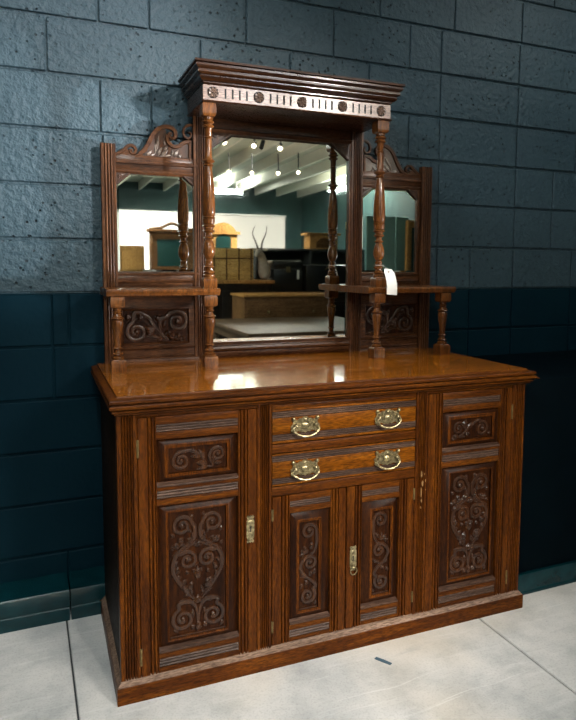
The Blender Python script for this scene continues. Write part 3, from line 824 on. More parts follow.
# scrolled crests over the side mirrors
def crest(s):
    def Q(X, Y):
        u = 110+X/6.4; v = 120+Y/6.4
        x = -0.692+(u-114.8)*0.00383; z = 1.768-(v-158)*0.00407
        x = (x-XS)
        return (fx(x if s < 0 else -x), z)
    m = MB()
    main = crom([Q(*p) for p in [(152, 238), (185, 222), (215, 196), (245, 150), (272, 100), (305, 66), (345, 50), (385, 52), (412, 72), (416, 100), (398, 116), (378, 108), (372, 92), (384, 84), (393, 92)]], 6)
    n = len(main)
    m.ribbon(main, [0.0085 if i < 6 else (0.0155*(1-0.62*max(0, (i/n-0.55)/0.45))) for i in range(n)], -0.020, -0.034)
    low = crom([Q(*p) for p in [(362, 96), (362, 122), (378, 150), (408, 165), (440, 158), (462, 142), (486, 132), (520, 130)]], 6)
    m.ribbon(low, 0.0145, -0.020, -0.033)
    m.ribbon([Q(511, 130), Q(511, 190), Q(511, 246)], 0.011, -0.020, -0.033)
    sm = crom([Q(*p) for p in [(30, 238), (55, 226), (85, 206), (108, 184), (132, 176), (154, 186), (161, 205), (150, 221), (132, 220), (125, 208), (132, 200), (141, 205)]], 6)
    n = len(sm)
    m.ribbon(sm, [0.012*(1-0.62*max(0, (i/n-0.45)/0.55)) for i in range(n)], -0.020, -0.034)
    m.exty([Q(*p) for p in [(30, 250), (30, 236), (70, 222), (108, 200), (130, 212), (150, 226), (172, 232), (200, 215), (215, 250)]], -0.030, -0.020)
    m.exty([Q(*p) for p in [(200, 250), (228, 190), (262, 130), (300, 78), (350, 62), (366, 100), (366, 130), (385, 160), (415, 172), (455, 155), (486, 140), (512, 138), (512, 250)]], -0.0265, -0.020, 1)
    m.ball((Q(384, 97)[0], -0.033, Q(384, 97)[1]), 0.0045, 1, 0.6, 1, 8)
    m.ball((Q(136, 208)[0], -0.033, Q(136, 208)[1]), 0.004, 1, 0.6, 1, 8)
    vol = crom([Q(*p) for p in [(536, 26), (505, 28), (478, 44), (468, 72), (476, 98), (498, 108), (516, 98), (518, 78), (504, 70)]], 6)
    n = len(vol)
    m.ribbon(vol, [0.010*(1-0.4*i/n) for i in range(n)], -0.020, -0.034)
    cr = P(m, 'crest', [W_SUPH, W_CV])
    # leaf carving in the hollow of the scroll
    k = MB()
    def lf(p0, p1, w, bend=0.2):
        a, b = Q(*p0), Q(*p1)
        a = Vector((a[0], -0.0265, a[1])); b = Vector((b[0], -0.0265, b[1])); d = b-a; sd = Vector((-d.z, 0, d.x))
        q = crom([a, a+d*0.5+sd*bend*0.5, b+sd*bend], 5); nn = len(q)
        k.tube(q, [w*max(0.1, math.sin(PI*(i/(nn-1))**0.75)) for i in range(nn)], 6, 0.8)
    for p in (((290, 200), (330, 110), .006), ((285, 215), (300, 150), .005), ((300, 225), (335, 180), .008), ((320, 228), (375, 195), .008), ((340, 190), (370, 170), .006),
              ((400, 225), (445, 190), .008), ((390, 228), (410, 180), .006), ((430, 228), (460, 215), .006), ((225, 232), (270, 205), .006), ((250, 230), (285, 222), .005),
              ((300, 230), (400, 235), .005), ((345, 160), (352, 130), .004)): lf(*p)
    P(k, 'leaf_carving', plain('painted_leaf_highlight', (0.085, 0.058, 0.042), 0.35, nscale=60, namt=0.6), cr)  # silvery highlight on the leaves put into a paler colour
crest(-1); crest(1)

# the framing is drawn on the plane y = -0.03 and stands 7 cm further back, larger in proportion
DY = 0.07; KB = (2.515+DY)/2.515
for o in list(SB.children):
    if o.name.split('.')[0] in ('side_post', 'inner_upright', 'mirror_frame', 'side_mirror_frame', 'back_board', 'crest'):
        for q in [o]+list(o.children):
            for v in q.data.vertices:
                v.co = Vector((-0.968+(v.co.x+0.968)*KB, v.co.y+DY, max(1.35356+(v.co.z-1.35356)*KB, ZT-0.0005)))
# shelves
for s in (-1, 1):
    a, b = (-0.750, -0.334) if s < 0 else (0.302, 0.738)
    m = MB()
    yf = -0.2155
    pr = [(YC, ZS0), (yf+0.012, ZS0), (yf+0.005, ZS0+0.004), (yf+0.004, ZS0+0.010), (yf, ZS0+0.014), (yf-0.001, ZS0+0.021), (yf+0.003, ZS1-0.001), (yf+0.007, ZS1), (YC, ZS1)]
    m.extx(pr, a, b)
    P(m, 'shelf', W_TURN)

# turned columns
def sqblock(mb, cx, cy, h, z0, z1, round_bottom=False, round_top=False):
    n = 6; rings = []
    def ring(r, z): return [(cx-r, cy-r, z), (cx+r, cy-r, z), (cx+r, cy+r, z), (cx-r, cy+r, z)]
    if round_bottom:
        for i in range(n): t = i/n; rings.append(ring(h*(0.66+0.34*math.sin(t*PI/2)), z0+(z1-z0)*0.28*(1-math.cos(t*PI/2))))
    else: rings.append(ring(h-0.0015, z0))
    rings.append(ring(h, z0+(z1-z0)*0.3)); rings.append(ring(h, z0+(z1-z0)*0.7))
    if round_top:
        for i in range(n): t = 1-i/n; rings.append(ring(h*(0.66+0.34*math.sin(t*PI/2)), z1-(z1-z0)*0.28*(1-math.cos(t*PI/2))))
        rings.append(ring(h*0.64, z1))
    else: rings.append(ring(h-0.0015, z1))
    mb.loft(rings)

def bead(r, z, h, n=4):
    return [(r-h*0.5+h*0.5*math.sin(PI*i/n), z-h/2+h*i/n) for i in range(n+1)]

def column(cx, cy):
    m = MB()
    sqblock(m, cx, cy, 0.026, 1.906, 1.9565, round_bottom=True)
    sqblock(m, cx, cy, 0.026, ZS1-0.0005, 1.312, round_top=True)
    pr = [(0.014, 1.905)]
    pr = [(0.020, 1.310), (0.0215, 1.314), (0.0215, 1.320), (0.018, 1.324)] + bead(0.0215, 1.331, 0.012) + [(0.016, 1.339), (0.0155, 1.345)] + bead(0.0205, 1.351, 0.010) + \
         [(0.0165, 1.358), (0.0150, 1.366), (0.0165, 1.374)] + [(0.0125, 1.380)] + [(0.0170, 1.388), (0.0205, 1.396), (0.0228, 1.406), (0.0226, 1.420), (0.0200, 1.436), (0.0165, 1.448), (0.0140, 1.455)] + bead(0.0195, 1.461, 0.010) + \
         [(0.0135, 1.470), (0.0140, 1.478)] + bead(0.0220, 1.486, 0.011) + [(0.0175, 1.494), (0.0180, 1.498)] + bead(0.0238, 1.505, 0.012) + [(0.0215, 1.513), (0.0225, 1.530)] + bead(0.0242, 1.536, 0.008) + \
         [(0.0225, 1.545), (0.0236, 1.560), (0.0232, 1.600), (0.0215, 1.640), (0.0190, 1.680), (0.0162, 1.706), (0.0150, 1.722)] + bead(0.0195, 1.730, 0.010) + [(0.0160, 1.737)] + bead(0.0238, 1.746, 0.013) + \
         [(0.0165, 1.756), (0.0148, 1.764), (0.0142, 1.800), (0.0142, 1.825)] + bead(0.0172, 1.832, 0.009) + [(0.0142, 1.840), (0.0146, 1.862)] + bead(0.0222, 1.873, 0.012) + [(0.0170, 1.881)] + bead(0.0228, 1.889, 0.013) + [(0.0185, 1.898), (0.0180, 1.908)]
    pr = [(min(0.0262, 0.0185+(r-0.0185)*1.28), z) for r, z in pr]
    m.lathe(pr, cx, cy, 24)
    return P(m, 'turned_column', W_TURN, smooth=35)
CY = -0.186
CL = column(-0.370, CY); CR = column(0.362, CY)

def support(cx, cy):
    m = MB()
    sqblock(m, cx, cy, 0.0255, 1.200, ZS0+0.0005, round_bottom=True)
    sqblock(m, cx, cy, 0.0265, ZT-0.0005, 1.014, round_top=True)
    pr = [(0.018, 1.010), (0.0205, 1.016), (0.0205, 1.022), (0.0150, 1.026)] + bead(0.0195, 1.033, 0.011) + [(0.0135, 1.041), (0.0130, 1.048)] + bead(0.0180, 1.054, 0.009) + \
         [(0.0138, 1.061), (0.0142, 1.080), (0.0168, 1.110), (0.0195, 1.135), (0.0205, 1.148), (0.0190, 1.156)] + bead(0.0225, 1.163, 0.011) + [(0.0165, 1.171), (0.0140, 1.177)] + bead(0.0175, 1.184, 0.008) + [(0.0150, 1.191), (0.0165, 1.204)]
    pr = [(min(0.0255, 0.0180+(r-0.0180)*1.35), z) for r, z in pr]
    m.lathe(pr, cx, cy, 22)
    P(m, 'turned_support', W_TURN, smooth=35)
support(-0.711, CY); support(-0.369, CY); support(0.359, CY); support(0.691, CY)

# cornice with frieze, flutes and rosettes
m = MB()
XC = -0.001
pr = [(0.0200, 2.0955), (0.0270, 2.0945), (0.0275, 2.0865), (0.0215, 2.0850), (0.0190, 2.0835), (0.0190, 2.0805), (0.0225, 2.0795), (0.0225, 2.0750), (0.0165, 2.0680), (0.0110, 2.0650),
      (0.0110, 2.0615), (0.0145, 2.0605), (0.0140, 2.0545), (0.0060, 2.0480), (0.0030, 2.0465), (0.0030, 2.0430), (0.0060, 2.0420), (0.0040, 2.0360), (-0.0040, 2.0290), (-0.0100, 2.0270), (-0.0100, 2.0235), (-0.0170, 2.0190), (-0.0200, 2.0180)]
m.mould3(0.405, -0.2330, YC, pr, xc=XC, captop=True, capbot=True)
m.box(XC-0.3940, XC+0.3940, -0.2105, YC, 1.962, 2.019, 0.001, 0)
m.box(XC-0.3935, XC+0.3935, -0.2130, -0.2100, 1.9625, 2.0185, 0.0008, 1)  # front board alone carries the painted sheen, sides stay dark
m.mould3(0.391, -0.2110, YC, [(-0.002, 1.9640), (0.0050, 1.9630), (0.0075, 1.9600), (0.0060, 1.9560), (-0.002, 1.9555)], xc=XC, captop=True, capbot=True)
co = P(m, 'cornice', [W_CORN, W_PALE], smooth=22)
# flutes: the shade in the slots is painted as flat black strips
rx = [-0.357, -0.179, -0.003, 0.173, 0.348]
for k in range(4):
    a, b = rx[k], rx[k+1]
    for j in range(4):
        x = a+(b-a)*(0.5+(j-1.5)*0.155)
        m = MB()
        m.rects([(x-0.0036, x+0.0036, 1.9735, 2.0095, -0.2131), (x-0.0034, x+0.0034, 1.9737, 2.0093, -0.2134), (x-0.0026, x+0.0026, 1.9745, 2.0085, -0.2134), (x-0.0022, x+0.0022, 1.9750, 2.0080, -0.21315)], mis=[0, 1, 1, 1])
        P(m, 'flute', [W_PALE, BLACK], co)
for x in rx:
    m = MB(); z = 1.9915; y = -0.2128
    m.exty([(x+0.0215*math.cos(2*PI*i/24), z+0.0215*math.sin(2*PI*i/24)) for i in range(24)], y-0.0012, y+0.001, 1)
    for i in range(8):
        an = 2*PI*i/8+0.2
        q = [Vector((x+math.cos(an)*t, y-0.002, z+math.sin(an)*t)) for t in (0.004, 0.008, 0.012, 0.016, 0.0205)]
        m.tube(q, [0.0015, 0.0036, 0.0054, 0.0060, 0.0015], 6, 0.9)
    m.ball((x, y-0.004, z), 0.0042, 1, 0.9, 1, 8)
    P(m, 'rosette', [plain('dark_rosette', (0.085, 0.05, 0.034), 0.28, nscale=80, namt=0.4), BLACK], co)

# ------------------------------------------------------------------ paper tag on the right column
def L2W(x, y, z):
    c, s = math.cos(PHI), math.sin(PHI)
    return (x*c-y*s, x*s+y*c, z)
T0 = L2W(0.381, -0.226, 1.348)
tg = empty('price_tag', T0, PHI)
tag(tg, 'blank white paper price tag hanging by a string from the right turned column', 'price tag')
m = MB()
rows_ = []
for i in range(9):
    t = i/8
    z = -0.002-0.108*t
    w = 0.0235 if t > 0.08 else 0.016
    cx = 0.004+0.016*t+0.004*math.sin(t*PI)
    yy = -0.004-0.010*math.sin(t*PI*0.8)
    rows_.append([(cx-w, yy+0.002, z+0.002), (cx+w, yy-0.001, z-0.002)])
for sd in (0, 0.0007):
    vv = [[m.V((p[0], p[1]+sd, p[2])) for p in r] for r in rows_]
    for i in range(8): m.face([vv[i][0], vv[i][1], vv[i+1][1], vv[i+1][0]])
P(m, 'paper', plain('white_card', (0.80, 0.78, 0.74), 0.75), tg, smooth=60)
m = MB()
q = [(0.004+0.0032*math.cos(2*PI*i/12), -0.0068, -0.014+0.0032*math.sin(2*PI*i/12)) for i in range(13)]
m.tube(q, 0.0013, 5)
P(m, 'eyelet', plain('brown_eyelet', (0.16, 0.075, 0.04), 0.6), tg)
m = MB()
m.tube(crom([(0.004, -0.007, -0.014), (-0.002, -0.003, 0.000), (-0.010, 0.012, 0.010), (-0.019, 0.0165, 0.0135)], 5), 0.0007, 5)
q = [(-0.019+0.0226*math.cos(2*PI*i/20), 0.040+0.0226*math.sin(2*PI*i/20), 0.0135) for i in range(21)]
m.tube(q, 0.0007, 5, up=(0, 0, 1))
P(m, 'string', plain('pale_string', (0.6, 0.56, 0.5), 0.9), tg)

# scrap of tape on the floor
m = MB()
A = Vector((0.0617, -0.7282)); B = Vector((0.0923, -0.7807))
d = (B-A); n_ = Vector((-d.y, d.x)).normalized()*0.0075
pts = [A-n_, A+n_*0.8, A.lerp(B, .5)+n_*1.1, B+n_, B-n_*0.7, A.lerp(B, .5)-n_*0.9]
m.loft([[(p.x, p.y, 0.0002) for p in pts], [(p.x, p.y, 0.0016) for p in pts]])
tag(m.build('tape_scrap', plain('grey_blue_tape', (0.045, 0.085, 0.115), 0.6)), 'small scrap of blue grey tape stuck to the concrete floor', 'tape')

# ------------------------------------------------------------------ the shop behind the camera (seen in the mirrors)
PINE = wood('yellow_pine', (0.55, 0.33, 0.10), (0.70, 0.45, 0.16), (0.80, 0.55, 0.23), 'x', rough=0.5, coat=0)
OAKB = wood('mid_brown_wood', (0.10, 0.05, 0.022), (0.17, 0.09, 0.04), (0.24, 0.13, 0.06), 'x', rough=0.45, coat=0)
HONEY = wood('honey_wood', (0.42, 0.22, 0.07), (0.55, 0.30, 0.10), (0.66, 0.38, 0.14), 'z', rough=0.5, coat=0)
DARKW = wood('ebonised_wood', (0.010, 0.008, 0.007), (0.02, 0.016, 0.013), (0.035, 0.028, 0.022), 'x', rough=0.35)
GREYT = wood('greyed_table_board', (0.075, 0.048, 0.030), (0.115, 0.076, 0.048), (0.155, 0.106, 0.070), 'x', rough=0.45, coat=0)
GREEN_G = plain('green_glass', (0.02, 0.06, 0.055), 0.1)
BLK = plain('black_leather', (0.008, 0.009, 0.009), 0.3)
HIDE = plain('pale_hide', (0.45, 0.39, 0.31), 0.9, nscale=20, namt=0.2)
HORN = plain('dark_horn', (0.05, 0.035, 0.022), 0.5)

def table(name, label, cat, x0, x1, y0, y1, h, mat, leg=0.06):
    r = empty(name, ((x0+x1)/2, (y0+y1)/2, 0)); tag(r, label, cat)
    w, d = (x1-x0)/2, (y1-y0)/2
    m = MB(); m.box(-w, w, -d, d, h-0.035, h, 0.006); P(m, 'tabletop', mat, r)
    m = MB(); m.box(-w+0.05, w-0.05, -d+0.05, d-0.05, h-0.13, h-0.034, 0.003); P(m, 'apron', mat, r)
    for sx in (-1, 1):
        for sy in (-1, 1):
            m = MB(); cx, cy = sx*(w-0.08), sy*(d-0.08)
            m.lathe([(leg*0.35, 0), (leg*0.5, 0.03), (leg*0.4, 0.1), (leg*0.55, h*0.5), (leg*0.4, h*0.6), (leg*0.6, h-0.14), (leg*0.6, h-0.036)], cx, cy, 12)
            P(m, 'leg', mat, r)
    return r
table('dining_table', 'long pale brown dining table reflected low in the centre mirror', 'table', 0.62, 2.15, -4.15, -2.55, 0.78, GREYT)

def chest_of_drawers(name, label, x0, x1, y0, y1, h, mat, top):
    r = empty(name, ((x0+x1)/2, (y0+y1)/2, 0)); tag(r, label, 'chest of drawers')
    w, d = (x1-x0)/2, (y1-y0)/2
    m = MB(); m.box(-w, w, -d, d, 0.08, h-0.03, 0.004); m.box(-w-0.01, w+0.01, -d-0.01, d+0.01, 0, 0.08, 0.006); P(m, 'body', mat, r)
    m = MB(); m.box(-w-0.02, w+0.02, -d-0.02, d+0.02, h-0.03, h, 0.008); P(m, 'top', top, r)
    for k in range(3):
        z0 = 0.12+k*(h-0.17)/3; z1 = z0+(h-0.17)/3-0.02
        m = MB(); m.box(-w+0.03, w-0.03, d-0.005, d+0.014, z0, z1, 0.004); dr = P(m, 'drawer', mat, r)
        for s in (-1, 1):
            m = MB(); m.ball((s*w*0.5, d+0.026, (z0+z1)/2), 0.016, seg=10); P(m, 'knob', BRASS_D, dr)
chest_of_drawers('chest_of_drawers', 'brown chest of drawers with an orange edged top, reflected in the centre mirror', 1.12, 2.25, -4.95, -4.40, 1.03, OAKB, HONEY)

def slab_counter(name, label, x0, x1, y0, y1, h, mat, top):
    r = empty(name, ((x0+x1)/2, (y0+y1)/2, 0)); tag(r, label, 'counter')
    w, d = (x1-x0)/2, (y1-y0)/2
    m = MB(); m.box(-w+0.02, w-0.02, -d+0.02, d-0.02, 0, h-0.04, 0.004)
    for k in range(4):
        a = -w+0.06+k*(2*w-0.12)/4
        m.box(a+0.02, a+(2*w-0.12)/4-0.02, d-0.021, d-0.010, 0.12, h-0.12, 0.004)
    P(m, 'body', mat, r)
    m = MB(); m.box(-w, w, -d, d, h-0.04, h, 0.006); P(m, 'top', top, r)
slab_counter('display_counter', 'dark display counter with a pale top carrying the pine trunk in the reflection', 0.30, 1.70, -5.75, -5.02, 1.18, DARKW, HONEY)
slab_counter('display_counter', 'lower dark counter carrying the black trunk in the reflection', 1.72, 3.20, -5.75, -5.02, 1.02, DARKW, DARKW)

r = empty('pine_trunk', (1.19, -5.35, 1.18)); tag(r, 'yellow pine trunk with dark bands on the counter in the reflection', 'trunk')
m = MB(); m.box(-0.27, 0.27, -0.18, 0.18, 0.0, 0.27, 0.005); P(m, 'body', PINE, r)
m = MB(); m.box(-0.275, 0.275, -0.185, 0.185, 0.275, 0.40, 0.012); P(m, 'lid', PINE, r)
m = MB()
for x in (-0.24, -0.08, 0.08, 0.24): m.box(x-0.008, x+0.008, -0.19, 0.19, 0.0, 0.404, 0.002)
m.box(-0.279, 0.279, -0.189, 0.189, 0.268, 0.278)
P(m, 'band', OAKB, r)

r = empty('bonnet_cabinet', (1.32, -6.3, 0)); tag(r, 'arch topped wooden cabinet with a dark glass door, left in the centre reflection', 'cabinet')
m = MB(); m.box(-0.20, 0.20, -0.15, 0.15, 0, 1.80, 0.005); P(m, 'body', HONEY, r)
m = MB()
m.exty([(-0.24, 1.80), (0.24, 1.80), (0.24, 1.84), (0.18, 1.845), (0.14, 1.90), (0.07, 1.95), (0, 1.965), (-0.07, 1.95), (-0.14, 1.90), (-0.18, 1.845), (-0.24, 1.84)], -0.17, 0.17)
P(m, 'pediment', HONEY, r)
m = MB(); m.exty([(-0.11, 1.25), (0.11, 1.25), (0.11, 1.74), (0.07, 1.78), (0, 1.795), (-0.07, 1.78), (-0.11, 1.74)], 0.145, 0.156); P(m, 'door', GREEN_G, r)

r = empty('steamer_trunk', (1.93, -5.32, 1.02)); tag(r, 'black leather trunk with a white tag on the counter in the reflection', 'trunk')
m = MB(); m.box(-0.20, 0.20, -0.16, 0.16, 0, 0.30, 0.012); P(m, 'body', BLK, r)
m = MB(); m.box(-0.205, 0.205, -0.165, 0.165, 0.305, 0.415, 0.03); P(m, 'lid', BLK, r)
m = MB(); m.box(-0.03, 0.03, 0.16, 0.172, 0.26, 0.33, 0.004); P(m, 'clasp', BRASS, r)
m = MB(); m.box(0.12, 0.15, 0.166, 0.170, 0.17, 0.29); P(m, 'tag', WHITE, r)
r = empty('case', (2.55, -5.36, 1.02)); tag(r, 'wide black case right of the black trunk in the reflection', 'case')
m = MB(); m.box(-0.36, 0.36, -0.17, 0.17, 0, 0.36, 0.02); P(m, 'body', BLK, r)
m = MB(); m.tube(crom([(-0.08, 0.17, 0.30), (-0.06, 0.20, 0.32), (0.06, 0.20, 0.32), (0.08, 0.17, 0.30)], 5), 0.008); P(m, 'handle', BRASS_D, r)

r = empty('shelf_unit', (2.55, -6.1, 0)); tag(r, 'long dark shelf unit behind the trunks in the reflection', 'shelf')
m = MB()
for z in (0.02, 0.5, 1.0, 1.3, 1.58): m.box(-0.85, 0.85, -0.2, 0.2, z, z+0.03, 0.003)
for x in (-0.84, 0, 0.84): m.box(x-0.015, x+0.015, -0.2, 0.2, 0, 1.61, 0.003)
m.box(-0.85, 0.85, -0.205, -0.19, 0, 1.6)
P(m, 'shelves', plain('dusty_dark_shelf', (0.05, 0.055, 0.05), 0.7), r)
r = empty('mantel_cabinet', (2.78, -6.1, 1.61)); tag(r, 'small wooden cabinet on top of the dark shelf unit in the reflection', 'cabinet')
m = MB(); m.box(-0.22, 0.22, -0.12, 0.12, 0, 0.20, 0.004); P(m, 'body', HONEY, r)
m = MB(); m.box(-0.26, 0.26, -0.15, 0.15, 0.20, 0.235, 0.008); P(m, 'top', HONEY, r)
m = MB(); m.exty([(-0.12, 0.02), (0.12, 0.02), (0.12, 0.10), (0.06, 0.15), (0, 0.165), (-0.06, 0.15), (-0.12, 0.10)], 0.118, 0.126); P(m, 'door', OAKB, r)

# antelope shoulder mount on the counter
def skin(name, verts, edges, mat, parent, sub=2):
    me = bpy.data.meshes.new(name); me.from_pydata([v[:3] for v in verts], edges, []); me.update()
    o = bpy.data.objects.new(name, me); COL.objects.link(o); o.parent = parent
    sk = o.modifiers.new('skin', 'SKIN')
    for i, v in enumerate(verts): me.skin_vertices[0].data[i].radius = (v[3], v[3])
    me.skin_vertices[0].data[0].use_root = True
    ss = o.modifiers.new('sub', 'SUBSURF'); ss.levels = sub; ss.render_levels = sub
    me.materials.append(mat); return o
r = empty('antelope_mount', (1.60, -5.30, 1.18)); tag(r, 'pale antelope shoulder mount with long dark horns beside the pine trunk in the reflection', 'taxidermy')
skin('antelope', [(0.06, 0, 0.0, 0.09), (0.05, 0, 0.12, 0.085), (0.02, 0.02, 0.24, 0.065), (-0.02, 0.05, 0.34, 0.05), (-0.06, 0.09, 0.37, 0.045), (-0.10, 0.15, 0.33, 0.03), (-0.12, 0.19, 0.30, 0.024)], [(i, i+1) for i in range(6)], HIDE, r)
for s in (-1, 1):
    m = MB(); m.tube(crom([(-0.03+0.02*s, 0.05, 0.40), (-0.03+0.05*s, 0.02, 0.50), (-0.02+0.09*s, 0.0, 0.60), (0.0+0.08*s, 0.01, 0.70)], 6), [0.014*(1-0.8*i/18) for i in range(19)], 8); P(m, 'horn', HORN, r)
    m = MB(); m.ball((-0.02+0.07*s, 0.04, 0.39), 0.03, 1.4, 0.4, 0.7); P(m, 'ear', HIDE, r)

# left-mirror items
r = empty('plank_wardrobe', (-0.14, -5.7, 0)); tag(r, 'honey coloured plank wardrobe reflected in the left mirror', 'wardrobe')
m = MB(); m.box(-0.28, 0.28, -0.25, 0.25, 0, 1.60, 0.006); P(m, 'body', HONEY, r)
for s in (-1, 1):
    m = MB(); m.box(s*0.14-0.13, s*0.14+0.13, 0.248, 0.266, 0.08, 1.54, 0.004); dd = P(m, 'door', HONEY, r)
    m = MB(); m.ball((s*0.03, 0.28, 0.85), 0.014); P(m, 'knob', BRASS_D, dd)
r = empty('dressing_mirror', (0.58, -6.05, 0)); tag(r, 'carved grey brown framed dressing mirror reflected in the left mirror', 'mirror')
m = MB()
m.box(-0.27, 0.27, -0.2, 0.2, 0, 1.26, 0.006)
m.rects([(-0.30, 0.30, 1.27, 1.80, 0.0), (-0.30, 0.30, 1.27, 1.80, 0.05), (-0.27, 0.27, 1.30, 1.77, 0.07), (-0.20, 0.20, 1.35, 1.71, 0.04)], cap0=True)
m.box(-0.34, 0.34, -0.01, 0.09, 1.80, 1.84, 0.012)
m.tube(crom([(-0.3, 0.05, 1.84), (-0.15, 0.05, 1.86), (0, 0.05, 1.92), (0.15, 0.05, 1.86), (0.3, 0.05, 1.84)], 6), 0.02)
P(m, 'frame', OAKB, r)
m = MB(); m.box(-0.20, 0.20, 0.04, 0.045, 1.35, 1.71); P(m, 'glass', GREEN_G, r)
# right-mirror item
r = empty('cheval_mirror', (3.55, -4.6, 0), -0.3); tag(r, 'tall pale framed mirror reflected in the right mirror', 'mirror')
m = MB(); m.rects([(-0.28, 0.28, 0.1, 1.95, 0.0), (-0.28, 0.28, 0.1, 1.95, 0.04), (-0.25, 0.25, 0.13, 1.92, 0.055), (-0.19, 0.19, 0.19, 1.86, 0.03)], cap0=True)
m.box(-0.28, -0.22, -0.22, 0.18, 0, 0.1, 0.01); m.box(0.22, 0.28, -0.22, 0.18, 0, 0.1, 0.01)
P(m, 'frame', HONEY, r)
m = MB(); m.box(-0.19, 0.19, 0.03, 0.034, 0.19, 1.86); P(m, 'glass', GREEN_G, r)
r = empty('screen', (3.62, -5.6, 0)); tag(r, 'tall sage green folding screen reflected in the right mirror', 'screen')
for k in range(3):
    m = MB(); m.box(-0.36+0.24*k, -0.13+0.24*k, -0.015, 0.015, 0.02, 2.08, 0.006, rot=Matrix.Rotation(0.25*(1 if k % 2 else -1), 3, 'Z')); P(m, 'leaf', plain('sage_paint', (0.24, 0.42, 0.37), 0.7), r)

# ------------------------------------------------------------------ lamps
BULB = emit('lamp_lens', (1.0, 0.82, 0.60), 16.0)
TUBE = emit('tube_lens', (0.95, 1.0, 0.96), 7.0)
FIX = plain('lamp_housing', (0.05, 0.05, 0.05), 0.5)

def spot(x, y, z, target, power, size=1.0, blend=0.6, col=(1, 0.93, 0.85), label='', rad=0.045, lens=True):
    d = Vector(target)-Vector((x, y, z)); d.normalize()
    r = empty('track_spotlight', (x, y, z)); tag(r, label, 'lamp', 'ceiling track spotlights')
    rot = d.to_track_quat('-Z', 'Y').to_matrix()
    m = MB()
    b = MB()
    b.lathe([(0.018, 0.13), (0.026, 0.12), (0.030, 0.0), (0.027, 0.0), (0.024, 0.10)], 0, 0, 18)
    for v in b.bm.verts: v.co = rot @ v.co
    P(b, 'housing', FIX, r)
    b = MB(); b.lathe([(0.0255, 0.010), (0.0255, 0.016)], 0, 0, 18)
    for v in b.bm.verts: v.co = rot @ v.co
    P(b, 'lens', BULB, r)
    t = rot @ Vector((0, 0, 0.12))
    m.tube([t, Vector((0, 0, CEIL-0.172-z))], 0.01, 8, up=(1, 0, 0)); P(m, 'stem', FIX, r)
    li = bpy.data.lights.new('spot_beam', 'SPOT'); li.energy = power; li.spot_size = size; li.spot_blend = blend; li.color = col; li.shadow_soft_size = rad
    o = bpy.data.objects.new('spot_beam', li); COL.objects.link(o); o.parent = r
    o.rotation_euler = d.to_track_quat('-Z', 'Y').to_euler(); o.location = d*0.01
    return r

def tube_lamp(x, y, z, lx, ly, power, label, col=(0.95, 1.0, 0.97), up=0):
    r = empty('tube_light', (x, y, z)); tag(r, label, 'lamp', 'ceiling tube lights')
    m = MB(); m.box(-lx/2, lx/2, -ly/2, ly/2, 0.012, 0.06, 0.006)
    for q in (-0.35, 0.35): m.lathe([(0.006, 0.058), (0.006, CEIL-0.0005-z)], q*lx if lx > ly else 0, q*ly if ly > lx else 0, 8)
    P(m, 'housing', JOIST, r)
    m = MB(); m.box(-lx/2+0.01, lx/2-0.01, -ly/2+0.01, ly/2-0.01, 0.0, 0.013, 0.004); P(m, 'diffuser', TUBE, r)
    li = bpy.data.lights.new('tube_glow', 'AREA'); li.shape = 'RECTANGLE'; li.size = lx-0.02; li.size_y = ly-0.02; li.energy = power; li.color = col
    o = bpy.data.objects.new('tube_glow', li); COL.objects.link(o); o.parent = r; o.location = (0, 0, -0.004)
    if up:  # upward glow added to brighten the ceiling
        m = MB(); m.box(-lx/2+0.01, lx/2-0.01, -ly/2+0.01, ly/2-0.01, 0.058, 0.070, 0.004); P(m, 'added_upglow', TUBE, r)
        l2 = li.copy(); l2.energy = up
        o = bpy.data.objects.new('tube_glow', l2); COL.objects.link(o); o.parent = r; o.location = (0, 0, 0.074); o.rotation_euler = (PI, 0, 0)

ZL = 2.70
# two rows that show in the mirror
for k, (x, y) in enumerate([(1.47, -6.42), (1.80, -6.36), (2.16, -6.24), (2.40, -6.05)]):
    spot(x, y, ZL, (-0.65+0.28*k, -0.65, 0.16), 190, 0.44, 0.9, label=['first', 'second', 'third', 'fourth'][k]+' spotlight from the left in the row reflected high in the centre mirror')
for k, (x, y) in enumerate([(0.93, -4.55), (1.30, -4.62), (1.64, -4.66)]):
    spot(x, y, ZL+0.05, (-0.7+0.3*k, -0.65, 0.18), 160, 0.52, 0.9, label=['left', 'middle', 'right'][k]+' spotlight of the nearer row reflected at the top edge of the centre mirror')
for k, x in enumerate((0.0, 1.7)):  # extra pair added to brighten the partition
    spot(x, -5.6, 3.02-0.1, (x, -7.1, 1.7), 600, 1.7, 0.8, label=['left', 'right'][k]+' one of the two added spotlights that brighten the white partition')
# the ones that light the sideboard
spot(1.0, -3.0, 2.76, (-1.05, 0.09, 2.12), 800, 0.46, 0.8, label='spotlight behind the camera aimed at the block wall left of the sideboard', col=(0.97, 0.97, 1.0))
spot(1.3, -3.2, 2.76, (-0.1, -0.2, 1.75), 420, 0.50, 0.8, label='spotlight behind the camera aimed at the sideboard top')
for k, x in enumerate((-0.35, 0.55)):  # unseen pair added so steep light brings out the carving
    spot(x, -2.75, 2.80, (x*0.6, -0.66, 0.42), 160, 0.62, 0.9, label=['left', 'right'][k]+' one of the two added spotlights above the aisle bringing out the door carving')
spot(-1.6, -2.0, 2.76, (1.05, 0.0, 2.2), 130, 0.40, 0.8, label='spotlight left of the camera aimed at the block wall', col=(0.88, 0.95, 1.0))
